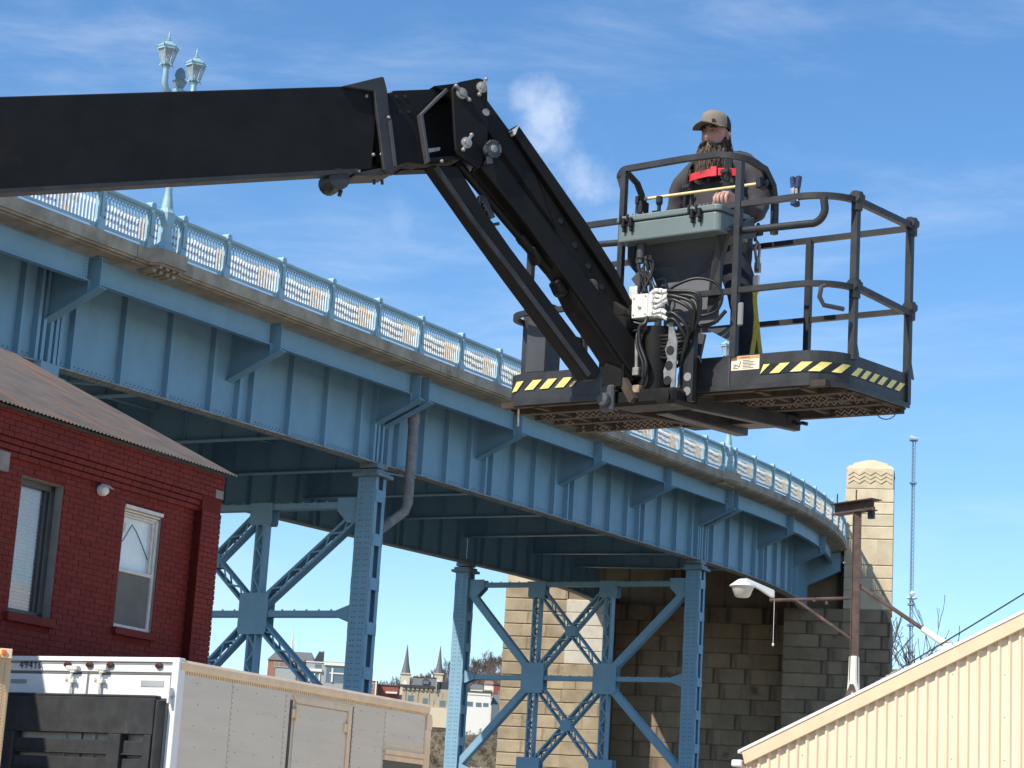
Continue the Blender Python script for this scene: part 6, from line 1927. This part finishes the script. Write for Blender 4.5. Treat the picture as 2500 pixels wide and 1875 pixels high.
hm.add(vs_, fs)
head_o = put('head', hm, M_SKIN, man, smooth=75)
head_o.matrix_local = Matrix.Translation(HC) @ Matrix.Rotation(R(7), 4, 'Z') @ Matrix.Scale(1.06, 4) @ Matrix.Translation(-HC)
mb = MB()
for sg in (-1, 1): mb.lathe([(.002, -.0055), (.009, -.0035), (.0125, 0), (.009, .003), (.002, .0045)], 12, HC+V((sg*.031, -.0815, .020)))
put('eye', mb, mat('eye_white_shaded', (.30, .25, .22), .3), head_o, smooth=60)  # eye whites darkened: the shade under the cap is in the colour
mb = MB()
for sg in (-1, 1):
    mb.lathe([(.0042, -.002), (.0042, .002)], 10, HC+V((sg*.031-.002, -.0935, .0195)), Matrix.Rotation(R(90), 4, 'X'))
    mb.tube([HC+V((sg*.014, -.094, .038)), HC+V((sg*.030, -.096, .043)), HC+V((sg*.05, -.080, .037))], [.005, .008, .004], 6)
put('eyebrow', mb, M_HAIR, head_o)
for sg in (-1, 1):
    mb = MB(); mb.tube([HC+V((sg*.076, .0, -.02)), HC+V((sg*.084, .012, -.012)), HC+V((sg*.090, .018, .012)), HC+V((sg*.086, .008, .030)), HC+V((sg*.078, -.004, .024))], [.006, .009, .010, .009, .005], 8)
    mb.lathe([(.014, -.02), (.017, 0), (.012, .02)], 8, HC+V((sg*.077, .010, .004))); put('ear', mb, M_SKIN, head_o, smooth=60)
# beard: a full core and many separate strands over it
rb_ = random.Random(4)
bd = MB()
vs_ = []; nb = 9
for i in range(nb+1):
    t = i/nb; z = -.030-.235*t
    w_ = [.081, .084, .086, .086, .083, .080, .074, .064, .048, .02][i]; d0_ = [.074, .084, .097, .107, .112, .113, .112, .108, .10, .085][i]; d1_ = .02+.05*min(1, t*2)
    for k in range(15):
        a = -1.9+3.8*k/14; cs_ = min(1, 1-math.cos(a))
        vs_.append(HC+V((w_*math.sin(a), -(d1_*.3+(d0_-d1_*.3)*math.cos(a))+.02*(1-math.cos(a)), z+.055*cs_**2*(1-t))))
fs = [(i*15+k, i*15+k+1, i*15+16+k, i*15+15+k) for i in range(nb) for k in range(14)]
fs_c = [f for f in fs if not (f[0]//15 < 1 and 3 <= f[0] % 15 <= 10) and not (f[0]//15 < 2 and 5 <= f[0] % 15 <= 8)]
bd.add(vs_, fs_c)
beard = put('beard', bd, M_HAIR, head_o, smooth=60)
hs = MB()
for n_ in range(3200):
    a = rb_.uniform(-1.85, 1.85); t = rb_.uniform(0, .8)
    i = min(8, int(t*nb)); k = int((a+1.9)/3.8*14); k = max(0, min(14, k))
    if i < 1 and 2 <= k <= 12: continue
    if i < 2 and 4 <= k <= 10: continue
    p = V(vs_[i*15+k])+V((rb_.uniform(-.006, .006), rb_.uniform(-.006, .003), rb_.uniform(-.01, .01)))
    ln = rb_.uniform(.04, .095); o_ = V((math.sin(a)*.35, -math.cos(a)*.22, -1)).normalized()
    q = p+o_*ln*.55+V((rb_.uniform(-.007, .007), rb_.uniform(-.012, .0), 0)); r2 = q+V((rb_.uniform(-.012, .012), rb_.uniform(-.005, .01), -ln*.5))
    hs.tube([p, q, r2], [.0022, .0018, .0005], 3, cap=False)
put('beard_strands', hs, [mat('beard_hair_light', (.085, .055, .036), .75, var=.55, vscale=22)], head_o, kind='stuff')
mb = MB()
for sg in (-1, 1):
    for n_ in range(60):
        x = rb_.uniform(.002, .04); p = HC+V((sg*x, -.106+x*.35, -.050+rb_.uniform(-.006, .006)-x*.2))
        mb.tube([p, p+V((sg*.012, -.004, -.012)), p+V((sg*.022, .004, -.03))], [.003, .0028, .001], 3, cap=False)
put('moustache', mb, M_HAIR, head_o, kind='stuff')
mb = MB(); mb.lathe([(.079, -.07), (.082, -.02), (.080, .03)], 20, HC+V((0, .016, .01)), sx=.96, sy=1.03)
hb = put('hair', MB().add([v for v in mb.v], [f for f in mb.f if len(f) == 4 and sum(V(mb.v[i]).y for i in f)/4 > HC.y+.045]), M_HAIR, head_o, smooth=60)
# cap
cz = .050
cp = MB(); n = 28; vs_ = []; prof = [(1.03, 0), (1.05, .025), (1.04, .055), (.97, .078), (.74, .094), (.35, .101), (.02, .102)]
for r_, z in prof:
    for k in range(n):
        a = 2*math.pi*k/n
        fl = 1.0+.03*max(0, math.cos(a))*(1 if z > .03 else 0)
        vs_.append(HC+V((.085*r_*math.sin(a), .006-.104*r_*math.cos(a)*fl, cz+z*(1.02 if math.cos(a) > 0 else .95)+.012*math.cos(a))))
cap_f, cap_b = [], []
for i in range(len(prof)-1):
    for k in range(n):
        f = (i*n+k, i*n+(k+1) % n, (i+1)*n+(k+1) % n, (i+1)*n+k)
        a = 2*math.pi*(k+.5)/n; (cap_f if math.cos(a) > .18 else cap_b).append(f)
cap = put('cap', MB().add(vs_, cap_f), M_CAPF, head_o, smooth=50)
put('cap_mesh_back', MB().add(vs_, cap_b), M_CAPB, cap, smooth=50)
mb = MB(); vt_ = []; vb_ = []
m_ = 12
for i in range(m_+1):
    a = -1.25+2.5*i/m_
    p = HC+V((.087*math.sin(a), .006-.105*math.cos(a), cz+.012*math.cos(a)+.002)); q = HC+V((.100*math.sin(a*.95), -.08-.108*math.cos(a*.95), cz-.006-.020*abs(math.sin(a))+.008*math.cos(a)))
    vt_ += [p, q]
vv = vt_+[p-V((0, 0, .005)) for p in vt_]; o_ = len(vt_)
fs = []
for i in range(m_):
    fs += [(2*i, 2*i+2, 2*i+3, 2*i+1), (o_+2*i, o_+2*i+1, o_+2*i+3, o_+2*i+2), (2*i+1, 2*i+3, o_+2*i+3, o_+2*i+1)]
put('brim', MB().add(vv, fs), mat('cap_brim', (.17, .14, .11), .9, var=.06), cap, smooth=50)
mb = MB(); mb.box(-.008, .012, -.004, .004, -.008, .008); pb = put('patch', mb, M_CAPB, cap); pb.location = HC+V((.032, -.098, cz+.03)); pb.rotation_euler = (0, 0, R(22))
mb = MB(); mb.lathe([(.007, 0), (.005, .005)], 8, HC+V((0, .006, cz+.100))); put('button', mb, M_CAPF, cap)

# hand resting on the corner of the control box: palm, four bent fingers, thumb
hx = V((.365, -.43, 1.135))
mb = MB()
mb.tube([hx+V((0, .05, .005)), hx+V((-.002, .015, .012)), hx+V((-.004, -.03, .016)), hx+V((-.004, -.045, .010))], [.030, .036, .040, .030], 10)
for k, (dx, l_) in enumerate(((-.032, .9), (-.011, 1.0), (.010, .95), (.030, .78))):
    b = hx+V((dx, -.042, .012)); mb.tube([b+V((0, .02, .004)), b+V((0, -.022*l_, .010)), b+V((0, -.040*l_, -.010)), b+V((0, -.036*l_, -.032)), b+V((0, -.026*l_, -.045))], [.0105, .0105, .0098, .0088, .006], 7)
mb.tube([hx+V((-.030, .0, .0)), hx+V((-.050, -.022, -.006)), hx+V((-.052, -.048, -.014)), hx+V((-.046, -.066, -.02))], [.014, .0125, .0105, .007], 7)
mb.v = [tuple(hx+(V(p)-hx)*1.25) for p in mb.v]
put('hand', mb, mat('sunlit_hand_skin', (.50, .30, .235), .5, var=.1, vscale=25), man, smooth=70)  # lighter copy of the skin, with sunlight put into the colour
mb = MB()
h2 = V((-.15, -.385, 1.10))
mb.tube([h2+V((-.01, .05, 0)), h2+V((0, .01, .006)), h2+V((.01, -.03, .006))], [.030, .037, .034], 10)
for k, dx in enumerate((-.03, -.01, .01, .03)): b = h2+V((dx, -.04, .0)); mb.tube([b+V((0, .02, 0)), b+V((.01, -.025, .0)), b+V((.012, -.035, -.02)), b+V((.010, -.03, -.034))], [.010, .010, .009, .007], 7)
mb.tube([h2+V((.028, .0, .0)), h2+V((.048, -.02, -.0)), h2+V((.05, -.045, -.006))], [.013, .012, .008], 7)
put('hand', mb, M_SKIN, man, smooth=70)
# harness: shoulder straps, red chest strap with buckle, rings, waist belt
def strap(pts, w, mt, nm, th=.007):
    mb = MB(); vs_ = []; pts = [V(p) for p in pts]
    for i, p in enumerate(pts):
        t = (pts[min(i+1, len(pts)-1)]-pts[max(i-1, 0)]).normalized()
        c_ = V((0, .03, p.z)); nn = (p-c_); nn -= t*nn.dot(t); nn.normalize(); sd = t.cross(nn)
        vs_ += [p-sd*w/2, p+sd*w/2, p+sd*w/2+nn*th, p-sd*w/2+nn*th]
    fs = [(4*i+k, 4*i+(k+1) % 4, 4*i+4+(k+1) % 4, 4*i+4+k) for i in range(len(pts)-1) for k in range(4)]+[(0, 3, 2, 1), (len(vs_)-4, len(vs_)-3, len(vs_)-2, len(vs_)-1)]
    return put(nm, mb.add(vs_, fs), mt, man)
strap([(-.165, -.10, 1.452), (-.10, -.148, 1.448), (-.03, -.166, 1.448), (.04, -.166, 1.450), (.10, -.150, 1.452), (.15, -.125, 1.452), (.19, -.09, 1.452)], .048, M_RED, 'chest_strap')
mb = MB(); mb.box(-.022, .022, -.012, .0, -.034, .034); bu = put('buckle', mb, M_RED, man, bevel=.004); bu.location = (.075, -.168, 1.451); bu.rotation_euler = (0, R(-2), R(14))
for sg, z0 in ((-1, 1.415), (1, 1.472)):
    strap([(sg*.125, .10, 1.55), (sg*.135, .03, 1.622), (sg*.138, -.05, 1.59), (sg*.145, -.115, 1.52), (sg*.155, -.135, 1.43), (sg*.15, -.15, 1.28), (sg*.14, -.14, 1.08), (sg*.13, -.13, .98)], .045, M_WEB, 'shoulder_strap')
    mb = MB(); c_ = V((sg*.145, -.155, z0-.055)); mb.tube([c_+V((-.022, 0, .02)), c_+V((-.018, -.006, -.014)), c_+V((0, -.008, -.024)), c_+V((.018, -.006, -.014)), c_+V((.022, 0, .02)), c_+V((-.022, 0, .02))], .0035, 6); put('harness_ring', mb, M_WEB, man)
    mb = MB(); mb.box(c_.x-.03, c_.x+.03, c_.y-.006, c_.y+.012, c_.z+.02, c_.z+.045); put('harness_pad', mb, M_WEB, man, bevel=.004)
mb = MB(); mb.box(-.02, .02, -.006, .0, -.012, .012); tg = put('sleeve_label', mb, mat('dull_red_label', (.16, .05, .05), .8), man); tg.location = (-.28, -.09, 1.235); tg.rotation_euler = (0, 0, R(-30))
strap([(-.19, .0, 1.0), (-.13, -.12, 1.0), (0, -.15, 1.0), (.13, -.12, 1.0), (.19, .0, 1.0), (.16, .12, 1.0), (.0, .17, 1.0)], .05, M_WEB, 'waist_belt')

# lanyard hanging from the harness down to the platform floor
ln = bpy.data.objects.new('lanyard', None); C.objects.link(ln); ln.matrix_world = BM @ Matrix.Translation((1.62, .55, .03))
tag(ln, "yellow safety lanyard hanging beside the person's leg with a steel snap hook", 'lanyard')
M_LAN = mat('yellow_webbing', (.74, .58, .10), .6, var=.12, vscale=20)
def ribbon(nm, pts, w, mt, ax=(1, 0, 0)):
    mb = MB(); vs_ = []
    for p in pts: p = V(p); vs_ += [p-V(ax)*w/2, p+V(ax)*w/2, p+V(ax)*w/2+V((0, .004, 0)), p-V(ax)*w/2+V((0, .004, 0))]
    put(nm, mb.add(vs_, [(4*i+k, 4*i+(k+1) % 4, 4*i+4+(k+1) % 4, 4*i+4+k) for i in range(len(pts)-1) for k in range(4)]), mt, ln)
ribbon('strap', [(-.005, -.06, .74), (.005, -.07, .60), (.012, -.06, .50), (.0, -.05, .38), (-.03, -.04, .22), (-.055, -.03, .02)], .030, M_LAN)
ribbon('strap', [(.012, -.055, .50), (.028, -.04, .34), (.045, -.02, .18), (.058, .0, .02)], .026, M_LAN)
mb = MB(); mb.tube([(-.008, -.05, .86), (-.02, -.05, .93), (-.005, -.05, .985), (.012, -.05, .95), (.012, -.05, .88), (.0, -.05, .82)], .009, 8); mb.tube([(.002, -.05, .88), (.004, -.05, .80)], [.014, .02], 8); mb.box(-.015, .02, -.06, -.035, .78, .84)
put('snap_hook', mb, mat('hook_steel_brown', (.33, .27, .2), .4, metal=.6, var=.2), ln, smooth=40)
mb = MB(); mb.box(-.02, .022, -.065, -.045, .64, .76); put('stitched_tag', mb, M_WHITE, ln, bevel=.004)
mb = MB(); mb.tube([(-.02, -.05, .98), (-.03, -.04, 1.05), (-.01, -.03, 1.10)], .012, 6); mb.box(-.05, .015, -.06, -.01, 1.02, 1.08); put('harness_clip', mb, M_WEB, ln, bevel=.006)
